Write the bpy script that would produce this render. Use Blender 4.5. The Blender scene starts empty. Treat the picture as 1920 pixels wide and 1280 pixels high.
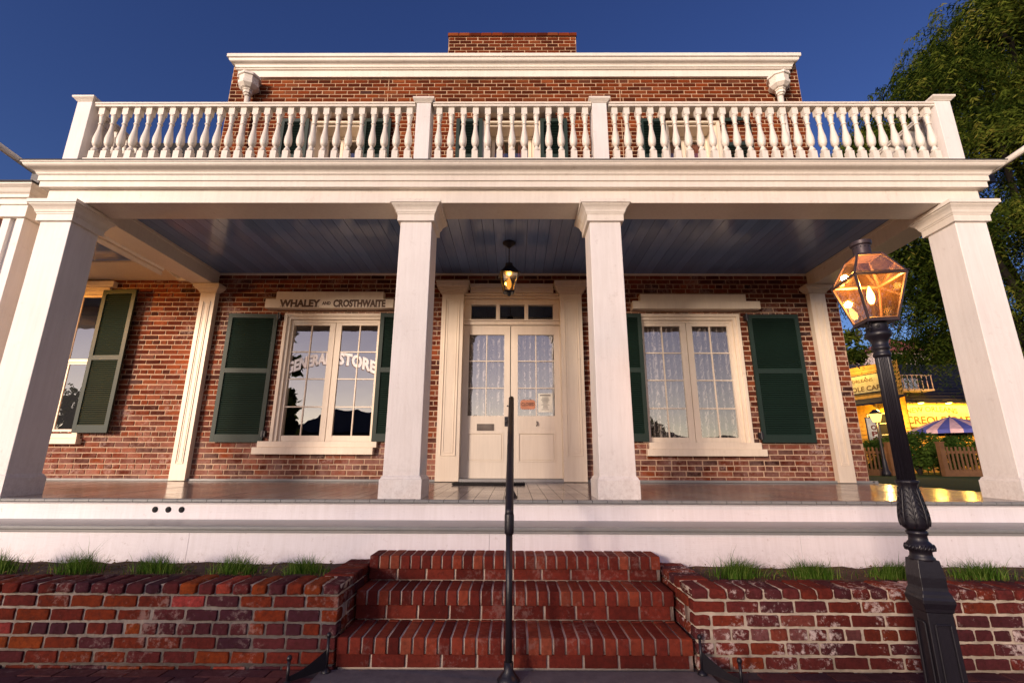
import bpy, math, random
import numpy as np
from mathutils import Vector, Matrix, noise
R = math.radians
random.seed(7)
rng = np.random.default_rng(11)
scene = bpy.context.scene
COL = scene.collection

# ------------------------------------------------------------------ camera
PITCH, YAW, ROLL = 0.250249, -0.005431, 0.003317
cy_, sy_ = math.cos(YAW), math.sin(YAW)
fw = Vector((sy_*math.cos(PITCH), cy_*math.cos(PITCH), math.sin(PITCH)))
rt = Vector((cy_, -sy_, 0)); up = rt.cross(fw)
c_, s_ = math.cos(ROLL), math.sin(ROLL)
rr = rt*c_ + up*s_; uu = -rt*s_ + up*c_
cam_d = bpy.data.cameras.new('camera'); cam = bpy.data.objects.new('camera', cam_d); COL.objects.link(cam)
cam_d.sensor_width = 36; cam_d.lens = 16.552; cam_d.clip_end = 3000; cam_d.clip_start = .05
cam.matrix_world = Matrix(((rr.x, uu.x, -fw.x, 0), (rr.y, uu.y, -fw.y, 0), (rr.z, uu.z, -fw.z, 1.22), (0, 0, 0, 1)))
scene.camera = cam

# ------------------------------------------------------------------ light
SUN_EL, SUN_AZ = 10.0, 215.5      # low in the west, behind the camera and a little to its left (azimuth from +Y towards +X)
world = bpy.data.worlds.new("World"); scene.world = world; world.use_nodes = True
wn = world.node_tree; wn.nodes.clear()
w_out = wn.nodes.new('ShaderNodeOutputWorld'); w_bg = wn.nodes.new('ShaderNodeBackground')
sky = wn.nodes.new('ShaderNodeTexSky'); sky.sky_type = 'NISHITA'; sky.sun_disc = False
sky.sun_elevation = R(SUN_EL); sky.sun_rotation = R(SUN_AZ); sky.altitude = 0
sky.air_density = 1.0; sky.dust_density = 0.0; sky.ozone_density = 3.2
hsv = wn.nodes.new('ShaderNodeHueSaturation'); hsv.inputs['Saturation'].default_value = 1.12; hsv.inputs['Hue'].default_value = .528
wn.links.new(sky.outputs[0], hsv.inputs['Color'])
# broad after-sunset glow over the western horizon, behind the camera (cream at the horizon, lavender above)
def wm(op, a, b=None, clamp=False):
    x = wn.nodes.new('ShaderNodeMath'); x.operation = op; x.use_clamp = clamp
    for i_, v_ in enumerate((a, b)):
        if v_ is None: continue
        if isinstance(v_, (int, float)): x.inputs[i_].default_value = v_
        else: wn.links.new(v_, x.inputs[i_])
    return x.outputs[0]
w_tc = wn.nodes.new('ShaderNodeTexCoord'); w_sep = wn.nodes.new('ShaderNodeSeparateXYZ'); wn.links.new(w_tc.outputs['Generated'], w_sep.inputs[0])
GA = R(208)
w_dot = wm('ADD', wm('MULTIPLY', w_sep.outputs[0], math.sin(GA)), wm('MULTIPLY', w_sep.outputs[1], math.cos(GA)))
w_lobe = wm('POWER', wm('MULTIPLY', wm('ADD', w_dot, .15), 1/1.15, True), 2.0)
w_el = wm('MAXIMUM', w_sep.outputs[2], 0.0)
w_g1 = wm('MULTIPLY', wm('EXPONENT', wm('MULTIPLY', w_el, -1/.13)), w_lobe); w_g2 = wm('MULTIPLY', wm('EXPONENT', wm('MULTIPLY', w_el, -1/.5)), w_lobe)
def wcol(fac, c):
    x = wn.nodes.new('ShaderNodeMix'); x.data_type = 'RGBA'; x.blend_type = 'MULTIPLY'; x.inputs[0].default_value = 1; x.inputs[6].default_value = (*c, 1); wn.links.new(fac, x.inputs[7]); return x.outputs[2]
def wadd(a, b):
    x = wn.nodes.new('ShaderNodeMix'); x.data_type = 'RGBA'; x.blend_type = 'ADD'; x.inputs[0].default_value = 1; wn.links.new(a, x.inputs[6]); wn.links.new(b, x.inputs[7]); return x.outputs[2]
w_sum = wadd(wadd(hsv.outputs[0], wcol(w_g1, (30.0, 20.5, 10.0))), wcol(w_g2, (10.0, 8.0, 8.6)))
wn.links.new(w_sum, w_bg.inputs[0])
w_bg.inputs[1].default_value = 0.112
wn.links.new(w_bg.outputs[0], w_out.inputs[0])
sun_d = bpy.data.lights.new('sun', 'SUN'); sun_d.energy = 4.8; sun_d.angle = R(14); sun_d.color = (1.0, .79, .63)
sun = bpy.data.objects.new('sun', sun_d); COL.objects.link(sun)
sd = Vector((math.sin(R(SUN_AZ))*math.cos(R(SUN_EL)), math.cos(R(SUN_AZ))*math.cos(R(SUN_EL)), math.sin(R(SUN_EL))))
sun.rotation_euler = sd.to_track_quat('Z', 'Y').to_euler(); sun.location = (0, -20, 20)
scene.view_settings.view_transform = 'Standard'; scene.view_settings.look = 'None'
scene.view_settings.exposure = 0.08; scene.view_settings.gamma = 1
try:
    scene.cycles.max_bounces = 8; scene.cycles.transparent_max_bounces = 24; scene.cycles.sample_clamp_indirect = 4
except Exception: pass

# ------------------------------------------------------------------ materials
def mat(name):
    m = bpy.data.materials.new(name); m.use_nodes = True; n = m.node_tree; n.nodes.clear()
    o = n.nodes.new('ShaderNodeOutputMaterial'); return m, n, o
def N(n, t, **k):
    x = n.nodes.new(t)
    for a, b in k.items():
        if a in x.inputs: x.inputs[a].default_value = b
        else: setattr(x, a, b)
    return x
def setin(x, i, v): x.inputs[i].default_value = v
def coords(n, scale=(1, 1, 1)):
    tc = N(n, 'ShaderNodeTexCoord'); mp = N(n, 'ShaderNodeMapping'); mp.inputs['Scale'].default_value = scale
    n.links.new(tc.outputs['Object'], mp.inputs[0]); return mp.outputs[0]
def noise_n(n, vec, scale, detail=4, rough=.55):
    x = N(n, 'ShaderNodeTexNoise'); setin(x, 'Scale', scale); setin(x, 'Detail', detail); setin(x, 'Roughness', rough)
    n.links.new(vec, x.inputs['Vector']); return x.outputs[0]
def ramp(n, fac, stops, mode='LINEAR'):
    r = N(n, 'ShaderNodeValToRGB'); r.color_ramp.interpolation = mode
    e = r.color_ramp.elements
    while len(e) < len(stops): e.new(.5)
    for i, (p, c) in enumerate(stops):
        e[i].position = p; e[i].color = (c[0], c[1], c[2], 1) if not isinstance(c, (int, float)) else (c, c, c, 1)
    n.links.new(fac, r.inputs[0]); return r.outputs[0]
def mix(n, a, b, fac, bt='MIX'):
    x = N(n, 'ShaderNodeMix'); x.data_type = 'RGBA'; x.blend_type = bt
    for i, v in ((6, a), (7, b)):
        if isinstance(v, tuple): x.inputs[i].default_value = (*v, 1)
        else: n.links.new(v, x.inputs[i])
    if isinstance(fac, (int, float)): x.inputs[0].default_value = fac
    else: n.links.new(fac, x.inputs[0])
    return x.outputs[2]
def bump(n, h, strength=.3, dist=.01):
    b = N(n, 'ShaderNodeBump'); setin(b, 'Strength', strength); setin(b, 'Distance', dist); n.links.new(h, b.inputs['Height']); return b.outputs[0]
def pbsdf(n, o, col, rough=.5, metal=0, nrm=None, spec=.5, coat=0):
    p = N(n, 'ShaderNodeBsdfPrincipled')
    if isinstance(col, tuple): setin(p, 'Base Color', (*col, 1))
    else: n.links.new(col, p.inputs['Base Color'])
    if isinstance(rough, (int, float)): setin(p, 'Roughness', rough)
    else: n.links.new(rough, p.inputs['Roughness'])
    setin(p, 'Metallic', metal); setin(p, 'Specular IOR Level', spec); setin(p, 'Coat Weight', coat)
    if nrm: n.links.new(nrm, p.inputs['Normal'])
    if o: n.links.new(p.outputs[0], o.inputs[0])
    return p

def paint(name, c1, c2, rough=.5, dirt=.25, bs=.15, grain=(3, 3, 40), dirtc=(.35, .30, .27), thr=.62, ds=9, low=None):
    m, n, o = mat(name); v = coords(n)
    a = noise_n(n, v, 1.3, 5); base = ramp(n, a, [(.3, c1), (.7, c2)])
    base = mix(n, base, ramp(n, noise_n(n, coords(n, (16, 16, 1.1)), 1.6, 6, .7), [(.36, (1.02, 1.02, 1.02)), (.66, (.945, .935, .925))]), 1.0, 'MULTIPLY')
    if low:                                              # splash dirt near the foot
        sp = N(n, 'ShaderNodeSeparateXYZ'); n.links.new(v, sp.inputs[0]); hm = N(n, 'ShaderNodeMapRange'); n.links.new(sp.outputs[2], hm.inputs[0]); setin(hm, 1, low[0]); setin(hm, 2, low[1]); setin(hm, 3, 1.0); setin(hm, 4, 0.0)
        wr = ramp(n, noise_n(n, v, 26, 8, .75), [(.44, 0.0), (.70, .5)]); w2 = N(n, 'ShaderNodeMath', operation='MULTIPLY'); n.links.new(hm.outputs[0], w2.inputs[0]); n.links.new(wr, w2.inputs[1]); base = mix(n, base, (.36, .28, .24), w2.outputs[0])
    d = ramp(n, noise_n(n, v, ds, 8, .7), [(thr, 0.0), (thr+.16, 1.0)])
    dm = N(n, 'ShaderNodeMath', operation='MULTIPLY'); n.links.new(d, dm.inputs[0]); dm.inputs[1].default_value = dirt
    col = mix(n, base, dirtc, dm.outputs[0])
    g = noise_n(n, coords(n, grain), 6, 4)
    pbsdf(n, o, col, rough, nrm=bump(n, g, bs, .004)); return m
M = {}
M['white'] = paint('white_paint', (.81, .75, .66), (.72, .66, .58), .42, .45, .25, (3, 3, 40), (.38, .28, .20), .60)
M['trim'] = paint('warm_tinted_trim_paint', (.80, .69, .55), (.72, .61, .48), .42, .4, .25, (30, 3, 3), (.40, .27, .18), .60)  # white trim with the warm porch light put into its colour as a cream tint
M['column'] = paint('column_paint', (.82, .78, .75), (.72, .68, .65), .55, .38, .45, (7, 7, 3), (.42, .35, .30), .60, low=(.88, 1.35))
M['riser'] = paint('riser_paint', (.86, .82, .84), (.76, .72, .75), .5, .55, .4, (2, 8, 30), (.34, .25, .22), .60, 17, low=(.40, .58))
M['cream'] = paint('cream_paint', (.78, .66, .50), (.70, .60, .46), .45, .3)
M['door'] = paint('door_paint', (.80, .70, .58), (.72, .63, .52), .4, .25)
M['green'] = paint('green_paint', (.003, .016, .010), (.006, .024, .016), .6, .15, .2, (20, 3, 3), (.035, .06, .05))
M['grey_edge'] = paint('grey_deck_paint', (.20, .21, .21), (.27, .27, .26), .4, .4, .3)
M['grey_tread'] = paint('grey_tread_paint', (.24, .24, .24), (.33, .32, .31), .35, .4, .3, (1, 30, 3))
M['roofing'] = paint('dark_roofing', (.02, .02, .025), (.035, .035, .04), .8, .2)

def m_brick(name, stops, mottle=.5, eff=0.0, effz=None, b=.5, dark=(.04, .012, .010), sc=1.0):
    m, n, o = mat(name); v = coords(n)
    at = N(n, 'ShaderNodeAttribute', attribute_name='rnd')
    base = ramp(n, at.outputs['Fac'], stops)
    ns = noise_n(n, v, 24*sc, 8, .72)
    mm = N(n, 'ShaderNodeMath', operation='MULTIPLY'); n.links.new(ramp(n, ns, [(.42, 0.0), (.75, 1.0)]), mm.inputs[0]); mm.inputs[1].default_value = mottle
    col = mix(n, base, dark, mm.outputs[0])
    # large-scale tone variation over the wall
    big = ramp(n, noise_n(n, v, 1.1, 3), [(.35, (.66, .66, .70)), (.65, (1.2, 1.12, 1.05))])
    col = mix(n, col, big, 1.0, 'MULTIPLY')
    if eff:
        e1 = noise_n(n, v, 22*sc, 8, .75); e2 = noise_n(n, v, 3.2, 4)
        ad = N(n, 'ShaderNodeMath', operation='MULTIPLY'); n.links.new(e1, ad.inputs[0]); n.links.new(e2, ad.inputs[1])
        er = ramp(n, ad.outputs[0], [(.29, 0.0), (.36, 1.0)])
        em = N(n, 'ShaderNodeMath', operation='MULTIPLY'); n.links.new(er, em.inputs[0]); em.inputs[1].default_value = eff
        col = mix(n, col, (.62, .50, .45), em.outputs[0])
    if effz:                                             # remains of an old pale wash on the lowest courses
        sp = N(n, 'ShaderNodeSeparateXYZ'); n.links.new(v, sp.inputs[0])
        hm = N(n, 'ShaderNodeMapRange'); n.links.new(sp.outputs[2], hm.inputs[0]); setin(hm, 1, effz[0]); setin(hm, 2, effz[1]); setin(hm, 3, 1.0); setin(hm, 4, .12)
        wr = ramp(n, noise_n(n, v, 5.5, 7, .7), [(.36, 0.0), (.62, 1.0)])
        w2 = N(n, 'ShaderNodeMath', operation='MULTIPLY'); n.links.new(hm.outputs[0], w2.inputs[0]); n.links.new(wr, w2.inputs[1])
        w3 = N(n, 'ShaderNodeMath', operation='MULTIPLY'); n.links.new(w2.outputs[0], w3.inputs[0]); w3.inputs[1].default_value = .5
        col = mix(n, col, (.40, .24, .20), w3.outputs[0])
    h = noise_n(n, v, 38*sc, 10, .75)
    pbsdf(n, o, col, .95, nrm=bump(n, h, b, .010), spec=.12); return m
M['brick_up'] = m_brick('upper_brick', [(0, (.06, .011, .003)), (.3, (.11, .021, .005)), (.75, (.18, .036, .008)), (.93, (.22, .06, .018)), (1, (.06, .025, .02))], .45)
M['brick_low'] = m_brick('porch_brick', [(0, (.035, .009, .006)), (.2, (.10, .018, .007)), (.55, (.17, .033, .010)), (.82, (.25, .065, .022)), (.94, (.26, .10, .065)), (1, (.06, .03, .028))], .6, .3, effz=(1.0, 2.0))
M['brick_step'] = m_brick('step_brick', [(0, (.10, .015, .011)), (.5, (.19, .030, .020)), (.85, (.26, .05, .025)), (1, (.30, .075, .04))], .7, .12, sc=1.3)
M['brick_pl'] = m_brick('planter_brick', [(0, (.05, .018, .03)), (.25, (.10, .022, .026)), (.5, (.14, .022, .014)), (.8, (.20, .035, .010)), (.95, (.26, .055, .012)), (1, (.34, .05, .05))], .85, .22, sc=1.2, b=1.0)
M['brick_pr'] = m_brick('planter_brick_bleached', [(0, (.08, .025, .032)), (.3, (.14, .03, .03)), (.6, (.18, .03, .02)), (.9, (.24, .045, .018)), (1, (.20, .08, .08))], .8, .95, sc=1.2, b=1.0)
M['paver'] = m_brick('paver_brick', [(0, (.08, .035, .045)), (.5, (.13, .05, .05)), (1, (.17, .06, .05))], .6, .1)
def m_mortar(name, c1, c2, b=.8):
    m, n, o = mat(name); v = coords(n)
    pbsdf(n, o, ramp(n, noise_n(n, v, 9, 7, .7), [(.3, c1), (.7, c2)]), .9, nrm=bump(n, noise_n(n, v, 90, 6), b, .005), spec=.2); return m
M['mortar'] = m_mortar('wall_mortar', (.38, .25, .17), (.60, .42, .29))
M['paver_bed'] = m_mortar('paver_joint_sand', (.05, .04, .045), (.10, .085, .085))
M['mortar_u'] = m_mortar('upper_mortar', (.42, .27, .16), (.58, .39, .25))
M['mortar_s'] = m_mortar('step_mortar', (.42, .33, .27), (.62, .51, .42))
M['mortar_g'] = m_mortar('grey_mortar', (.30, .25, .20), (.58, .48, .38))
M['concrete'] = m_mortar('pavement_concrete', (.10, .09, .10), (.17, .155, .165), .6)
M['soil'] = m_mortar('dark_mulch', (.03, .018, .013), (.12, .07, .05), 1)
M['asphalt'] = m_mortar('asphalt', (.035, .035, .037), (.06, .058, .06))
def m_wood(name, c1, c2, rough, axis, b=.1, coat=0, rr_=.0):
    m, n, o = mat(name)
    at = N(n, 'ShaderNodeAttribute', attribute_name='rnd')
    sc = (18, 1.2, 18) if axis == 'y' else (1.2, 18, 18)
    v = coords(n, sc); g = noise_n(n, v, 3, 6, .6)
    base = ramp(n, g, [(.3, c1), (.7, c2)])
    tone = ramp(n, at.outputs['Fac'], [(0, (.86, .86, .86)), (1, (1.12, 1.12, 1.12))])
    col = mix(n, base, tone, 1.0, 'MULTIPLY')
    r = ramp(n, noise_n(n, coords(n), 2.5, 4), [(.3, rough*.75), (.7, rough*1.35)])
    pbsdf(n, o, col, r, nrm=bump(n, g, b, .002), coat=coat); return m
M['ceiling'] = m_wood('blue_ceiling_paint', (.15, .235, .44), (.20, .285, .50), .13, 'y', .12)
M['floor'] = m_wood('deck_floor_paint', (.19, .16, .15), (.26, .225, .21), .17, 'y', .2)
def m_simple(name, c, rough=.5, metal=0, b=0, bs=30, spec=.5):
    m, n, o = mat(name); v = coords(n)
    col = ramp(n, noise_n(n, v, 7, 5), [(.3, tuple(x*.8 for x in c)), (.7, tuple(x*1.2 for x in c))])
    pbsdf(n, o, col, rough, metal, bump(n, noise_n(n, v, bs, 5), b, .004) if b else None, spec); return m
M['iron'] = m_simple('black_iron', (.011, .009, .013), .4, 0, .35, 45)
M['lamp_iron'] = m_simple('lamp_iron', (.011, .009, .014), .42, 0, .3, 60)
M['copper'] = m_simple('lantern_metal', (.06, .04, .045), .45, .3, .2)
M['brass'] = m_simple('dull_brass', (.16, .13, .11), .45, .6, .4, 120)
M['mat'] = m_simple('rubber_mat', (.015, .013, .012), .9, 0, .8, 150)
M['dark'] = m_simple('dark_interior', (.012, .012, .014), .9)
M['brown_ink'] = m_simple('brown_lettering', (.10, .045, .018), .5)
M['white_ink'] = m_simple('white_lettering', (.80, .76, .76), .5)
M['dark_ink'] = m_simple('dark_ink', (.05, .03, .025), .6)
M['orange_card'] = m_simple('orange_card', (.55, .23, .13), .6)
M['paper'] = m_simple('white_paper', (.78, .76, .66), .7)
M['red_curtain'] = m_simple('red_curtain_cloth', (.22, .05, .03), .8, 0, .3, 12)
M['blue_curtain'] = m_simple('blue_blind_cloth', (.02, .03, .10), .8)
M['wood_fence'] = m_simple('brown_fence_wood', (.12, .055, .022), .7, 0, .3)
M['yellow_wall'] = m_simple('yellow_siding_paint', (.62, .34, .05), .6)
M['sign_board'] = m_simple('cream_sign_board', (.72, .62, .30), .5)
M['sign_ink'] = m_simple('ochre_lettering', (.16, .08, .01), .6)
M['shingle'] = m_simple('dark_shingles', (.03, .03, .04), .8, 0, .6, 20)
M['metal'] = m_simple('galvanised_metal', (.45, .47, .52), .3, .9)
M['pink_wall'] = m_simple('pale_plaster', (.70, .55, .50), .8)
M['red_tile'] = m_simple('red_roof_tiles', (.30, .08, .05), .8)
M['hill'] = m_simple('far_hill_scrub', (.02, .03, .02), .95)
M['dark_house'] = m_simple('dark_house_siding', (.05, .045, .045), .9)
M['bark'] = m_simple('bark', (.018, .013, .009), .95, 0, 1, 20)
M['u_blue'] = m_simple('umbrella_blue_cloth', (.08, .09, .36), .8)
M['u_white'] = m_simple('umbrella_pale_cloth', (.66, .42, .46), .8)
M['lawn'] = m_mortar('lawn_grass', (.012, .03, .006), (.03, .06, .012), 1)
def m_leaf(name, stops, tr=.35):
    m, n, o = mat(name); at = N(n, 'ShaderNodeAttribute', attribute_name='rnd')
    col = ramp(n, at.outputs['Fac'], stops)
    d = N(n, 'ShaderNodeBsdfDiffuse'); t = N(n, 'ShaderNodeBsdfTranslucent'); x = N(n, 'ShaderNodeMixShader'); setin(x, 0, tr)
    n.links.new(col, d.inputs[0]); n.links.new(col, t.inputs[0]); n.links.new(d.outputs[0], x.inputs[1]); n.links.new(t.outputs[0], x.inputs[2])
    n.links.new(x.outputs[0], o.inputs[0]); return m
M['grass'] = m_leaf('grass_blades', [(0, (.03, .07, .01)), (.6, (.09, .19, .025)), (1, (.24, .32, .07))])
M['dry'] = m_leaf('dry_grass', [(0, (.12, .08, .03)), (1, (.26, .19, .08))])
M['pepper'] = m_leaf('pepper_leaves', [(0, (.007, .015, .003)), (.35, (.035, .055, .009)), (.65, (.10, .13, .018)), (1, (.24, .21, .04))])
M['bush'] = m_leaf('bush_leaves', [(0, (.02, .05, .01)), (1, (.10, .16, .03))])
M['redbush'] = m_leaf('reddish_leaves', [(0, (.10, .02, .01)), (1, (.22, .05, .02))])
def m_emit(name, c, s):
    m, n, o = mat(name); e = N(n, 'ShaderNodeEmission'); setin(e, 0, (*c, 1)); setin(e, 1, s); n.links.new(e.outputs[0], o.inputs[0]); return m
M['flame'] = m_emit('gas_flame', (1, .50, .12), 26)
M['bulb'] = m_emit('warm_bulb', (1, .62, .12), 30)
M['bulb_mid'] = m_emit('amber_lantern_light', (1, .55, .10), 3.5)
M['bulb_dim'] = m_emit('dim_amber_bulb', (1, .50, .14), 1.3)
def m_glass(name, refl=.35, tint=(1, 1, 1), wob=.02, base=.0, rough=0.0):
    m, n, o = mat(name); v = coords(n)
    t = N(n, 'ShaderNodeBsdfTransparent'); setin(t, 0, (*tint, 1)); g = N(n, 'ShaderNodeBsdfGlossy'); setin(g, 'Roughness', rough)
    nb = bump(n, noise_n(n, v, 2.2, 2), wob, .05); n.links.new(nb, g.inputs['Normal'])
    x = N(n, 'ShaderNodeMixShader'); setin(x, 0, refl)
    n.links.new(t.outputs[0], x.inputs[1]); n.links.new(g.outputs[0], x.inputs[2]); n.links.new(x.outputs[0], o.inputs[0]); return m
M['glass'] = m_glass('window_glass', .26, wob=.03)
M['lglass'] = m_glass('lantern_glass', .22, (.93, .86, .74), .05, rough=.08)
def m_dusty(name, dust, refl, tint, dc):
    m, n, o = mat(name); v = coords(n)
    t = N(n, 'ShaderNodeBsdfTransparent'); setin(t, 0, (*tint, 1)); g = N(n, 'ShaderNodeBsdfGlossy'); setin(g, 'Roughness', .06)
    d = N(n, 'ShaderNodeBsdfTranslucent'); setin(d, 0, (*dc, 1)); d2 = N(n, 'ShaderNodeBsdfDiffuse'); setin(d2, 0, (*dc, 1)); dd = N(n, 'ShaderNodeMixShader'); setin(dd, 0, .35); n.links.new(d.outputs[0], dd.inputs[1]); n.links.new(d2.outputs[0], dd.inputs[2])
    f = ramp(n, noise_n(n, v, 26, 8, .7), [(.35, dust*.5), (.75, min(1, dust*1.8))])
    x = N(n, 'ShaderNodeMixShader'); n.links.new(f, x.inputs[0]); n.links.new(t.outputs[0], x.inputs[1]); n.links.new(dd.outputs[0], x.inputs[2])
    y = N(n, 'ShaderNodeMixShader'); setin(y, 0, refl); n.links.new(x.outputs[0], y.inputs[1]); n.links.new(g.outputs[0], y.inputs[2]); n.links.new(y.outputs[0], o.inputs[0]); return m
M['lglass'] = m_dusty('dusty_lantern_glass', .035, .18, (.86, .74, .58), (.32, .17, .06))
M['rglass'] = m_dusty('lantern_roof_glass', .04, .45, (.5, .42, .4), (.2, .14, .12))
M['amber'] = m_glass('amber_lantern_glass', .15, (.95, .70, .30), .3, rough=.1)
# lace: pale yarn with a floral openwork
def m_lace():
    m, n, o = mat('lace_cloth'); v = coords(n, (1, 1, 1))
    vo = N(n, 'ShaderNodeTexVoronoi'); setin(vo, 'Scale', 26.0); n.links.new(v, vo.inputs['Vector'])
    wv = N(n, 'ShaderNodeTexWave', wave_type='RINGS'); setin(wv, 'Scale', 4.0); setin(wv, 'Distortion', 9.0); setin(wv, 'Detail', 3.0); setin(wv, 'Detail Scale', 2.2); n.links.new(v, wv.inputs['Vector'])
    a = ramp(n, vo.outputs['Distance'], [(.12, 1.0), (.3, .0)]); b = ramp(n, wv.outputs[0], [(.72, 0.0), (.9, 1.0)])
    mx = N(n, 'ShaderNodeMath', operation='MAXIMUM'); n.links.new(a, mx.inputs[0]); n.links.new(b, mx.inputs[1])
    f = N(n, 'ShaderNodeMapRange'); n.links.new(mx.outputs[0], f.inputs[0]); setin(f, 3, .28); setin(f, 4, .9)
    bd = N(n, 'ShaderNodeTexWave', wave_type='BANDS', bands_direction='X'); setin(bd, 'Scale', 3.1); setin(bd, 'Distortion', 2.5); setin(bd, 'Detail', 2.0); n.links.new(coords(n, (1, 1, .08)), bd.inputs['Vector'])
    bm = N(n, 'ShaderNodeMath', operation='MULTIPLY'); n.links.new(ramp(n, bd.outputs[0], [(.2, .25), (.75, 1.0)]), bm.inputs[0]); n.links.new(f.outputs[0], bm.inputs[1]); f = bm
    d = N(n, 'ShaderNodeBsdfDiffuse'); setin(d, 0, (.50, .45, .40, 1)); t = N(n, 'ShaderNodeBsdfTransparent')
    x = N(n, 'ShaderNodeMixShader'); n.links.new(f.outputs[0], x.inputs[0]); n.links.new(t.outputs[0], x.inputs[1]); n.links.new(d.outputs[0], x.inputs[2])
    n.links.new(x.outputs[0], o.inputs[0]); return m
M['lace'] = m_lace()

# ------------------------------------------------------------------ mesh building
class MB:
    def __init__(s): s.v = []; s.f = []; s.mi = []; s.r = []; s.mats = []; s.cur = 0; s.rv = .5
    def m(s, name):
        if name not in s.mats: s.mats.append(name)
        s.cur = s.mats.index(name); return s
    def face(s, *idx): s.f.append(idx); s.mi.append(s.cur); s.r.append(s.rv)
    def add(s, vs): i = len(s.v); s.v.extend(vs); return i
    def quad(s, a, b, c, d): i = s.add([a, b, c, d]); s.face(i, i+1, i+2, i+3)
    def box(s, x0, x1, y0, y1, z0, z1):
        i = s.add([(x, y, z) for z in (z0, z1) for y in (y0, y1) for x in (x0, x1)])
        for f in ((0, 2, 3, 1), (4, 5, 7, 6), (0, 1, 5, 4), (2, 6, 7, 3), (0, 4, 6, 2), (1, 3, 7, 5)): s.face(*[i+k for k in f])
        return s
    def frustum(s, cx, cy, w0, z0, w1, z1, rot=0, cap=True):
        ps = []
        for w, z in ((w0, z0), (w1, z1)):
            for k in range(4):
                a = rot+math.pi/4+k*math.pi/2; ps.append((cx+w*.7071*math.cos(a), cy+w*.7071*math.sin(a), z))
        i = s.add(ps)
        for k in range(4): s.face(i+k, i+(k+1) % 4, i+4+(k+1) % 4, i+4+k)
        if cap: s.face(i+3, i+2, i+1, i); s.face(i+4, i+5, i+6, i+7)
        return s
    def extrude_x(s, prof, x0, x1, close=True):       # prof: (y, z) list, counter-clockwise or not; capped
        n = len(prof); i = s.add([(x0, y, z) for y, z in prof]+[(x1, y, z) for y, z in prof])
        for k in range(n if close else n-1): a, b = k, (k+1) % n; s.face(i+a, i+b, i+n+b, i+n+a)
        if close: s.face(*[i+k for k in range(n)][::-1]); s.face(*[i+n+k for k in range(n)])
        return s
    def lathe(s, prof, cx=0, cy=0, seg=16, flute=0, fd=0):      # prof: (r, z)
        i = s.add([(cx+(r*(1-(fd*(.5+.5*math.cos(flute*2*math.pi*k/seg)) if flute else 0)))*math.cos(2*math.pi*k/seg),
                    cy+(r*(1-(fd*(.5+.5*math.cos(flute*2*math.pi*k/seg)) if flute else 0)))*math.sin(2*math.pi*k/seg), z) for r, z in prof for k in range(seg)])
        for j in range(len(prof)-1):
            for k in range(seg):
                a, b = i+j*seg+k, i+j*seg+(k+1) % seg; s.face(a, b, b+seg, a+seg)
        s.face(*[i+k for k in range(seg)][::-1]); s.face(*[i+(len(prof)-1)*seg+k for k in range(seg)])
        return s
    def tube(s, pts, rad, seg=8):
        pts = [Vector(p) for p in pts]; rads = rad if isinstance(rad, (list, tuple)) else [rad]*len(pts)
        rings = []; prev = None
        for k, p in enumerate(pts):
            t = (pts[min(k+1, len(pts)-1)]-pts[max(k-1, 0)]).normalized()
            a = (prev - t*prev.dot(t)) if prev else t.orthogonal()
            a.normalize(); prev = a; b = t.cross(a)
            rings.append(s.add([tuple(p+(a*math.cos(2*math.pi*q/seg)+b*math.sin(2*math.pi*q/seg))*rads[k]) for q in range(seg)]))
        for k in range(len(pts)-1):
            for q in range(seg): s.face(rings[k]+q, rings[k]+(q+1) % seg, rings[k+1]+(q+1) % seg, rings[k+1]+q)
        s.face(*[rings[0]+q for q in range(seg)][::-1]); s.face(*[rings[-1]+q for q in range(seg)])
        return s
    def xform(s, mtx, start=0):
        for k in range(start, len(s.v)): s.v[k] = tuple(mtx @ Vector(s.v[k]))
        return s
    def mesh(s, name, smooth=False, angle=None):
        me = bpy.data.meshes.new(name); me.from_pydata([tuple(v) for v in s.v], [], s.f); me.update()
        for q in s.mats: me.materials.append(M[q])
        me.polygons.foreach_set('material_index', s.mi)
        at = me.attributes.new('rnd', 'FLOAT', 'FACE'); at.data.foreach_set('value', s.r)
        if smooth: me.polygons.foreach_set('use_smooth', [True]*len(s.f))
        if angle is not None:
            me.polygons.foreach_set('use_smooth', [True]*len(s.f)); me.set_sharp_from_angle(angle=R(angle))
        return me
WL = {}
def obj(name, mb, parent=None, loc=(0, 0, 0), smooth=False, angle=None, bevel=0, label=None, cat=None, group=None, kind=None):
    me = mb.mesh(name, smooth, angle) if isinstance(mb, MB) else mb
    o = bpy.data.objects.new(name, me); COL.objects.link(o)
    w = Vector(loc); WL[o.name] = w
    if parent: o.parent = parent; o.location = w-WL[parent.name]
    else: o.location = w
    if bevel:
        b = o.modifiers.new('bevel', 'BEVEL'); b.width = bevel; b.segments = 2; b.limit_method = 'ANGLE'; b.angle_limit = R(40)
    tag(o, label, cat, group, kind); return o
def tag(o, label=None, cat=None, group=None, kind=None):
    if label: o['label'] = label
    if cat: o['category'] = cat
    if group: o['group'] = group
    if kind: o['kind'] = kind
    return o
def empty(name, loc, label, cat, group=None):
    o = bpy.data.objects.new(name, None); COL.objects.link(o); o.location = loc; WL[o.name] = Vector(loc); o.empty_display_size = .2
    return tag(o, label, cat, group)
def copy_to(src, parent, loc, children=True, rot=None):
    c = src.copy(); COL.objects.link(c); WL[c.name] = Vector(loc); c.parent = parent
    c.location = Vector(loc)-(WL[parent.name] if parent else Vector((0, 0, 0)))
    if rot: c.rotation_euler = rot
    if children:
        for ch in list(src.children):
            copy_to(ch, c, Vector(loc)+(WL[ch.name]-WL[src.name]), True)
    return c

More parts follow.
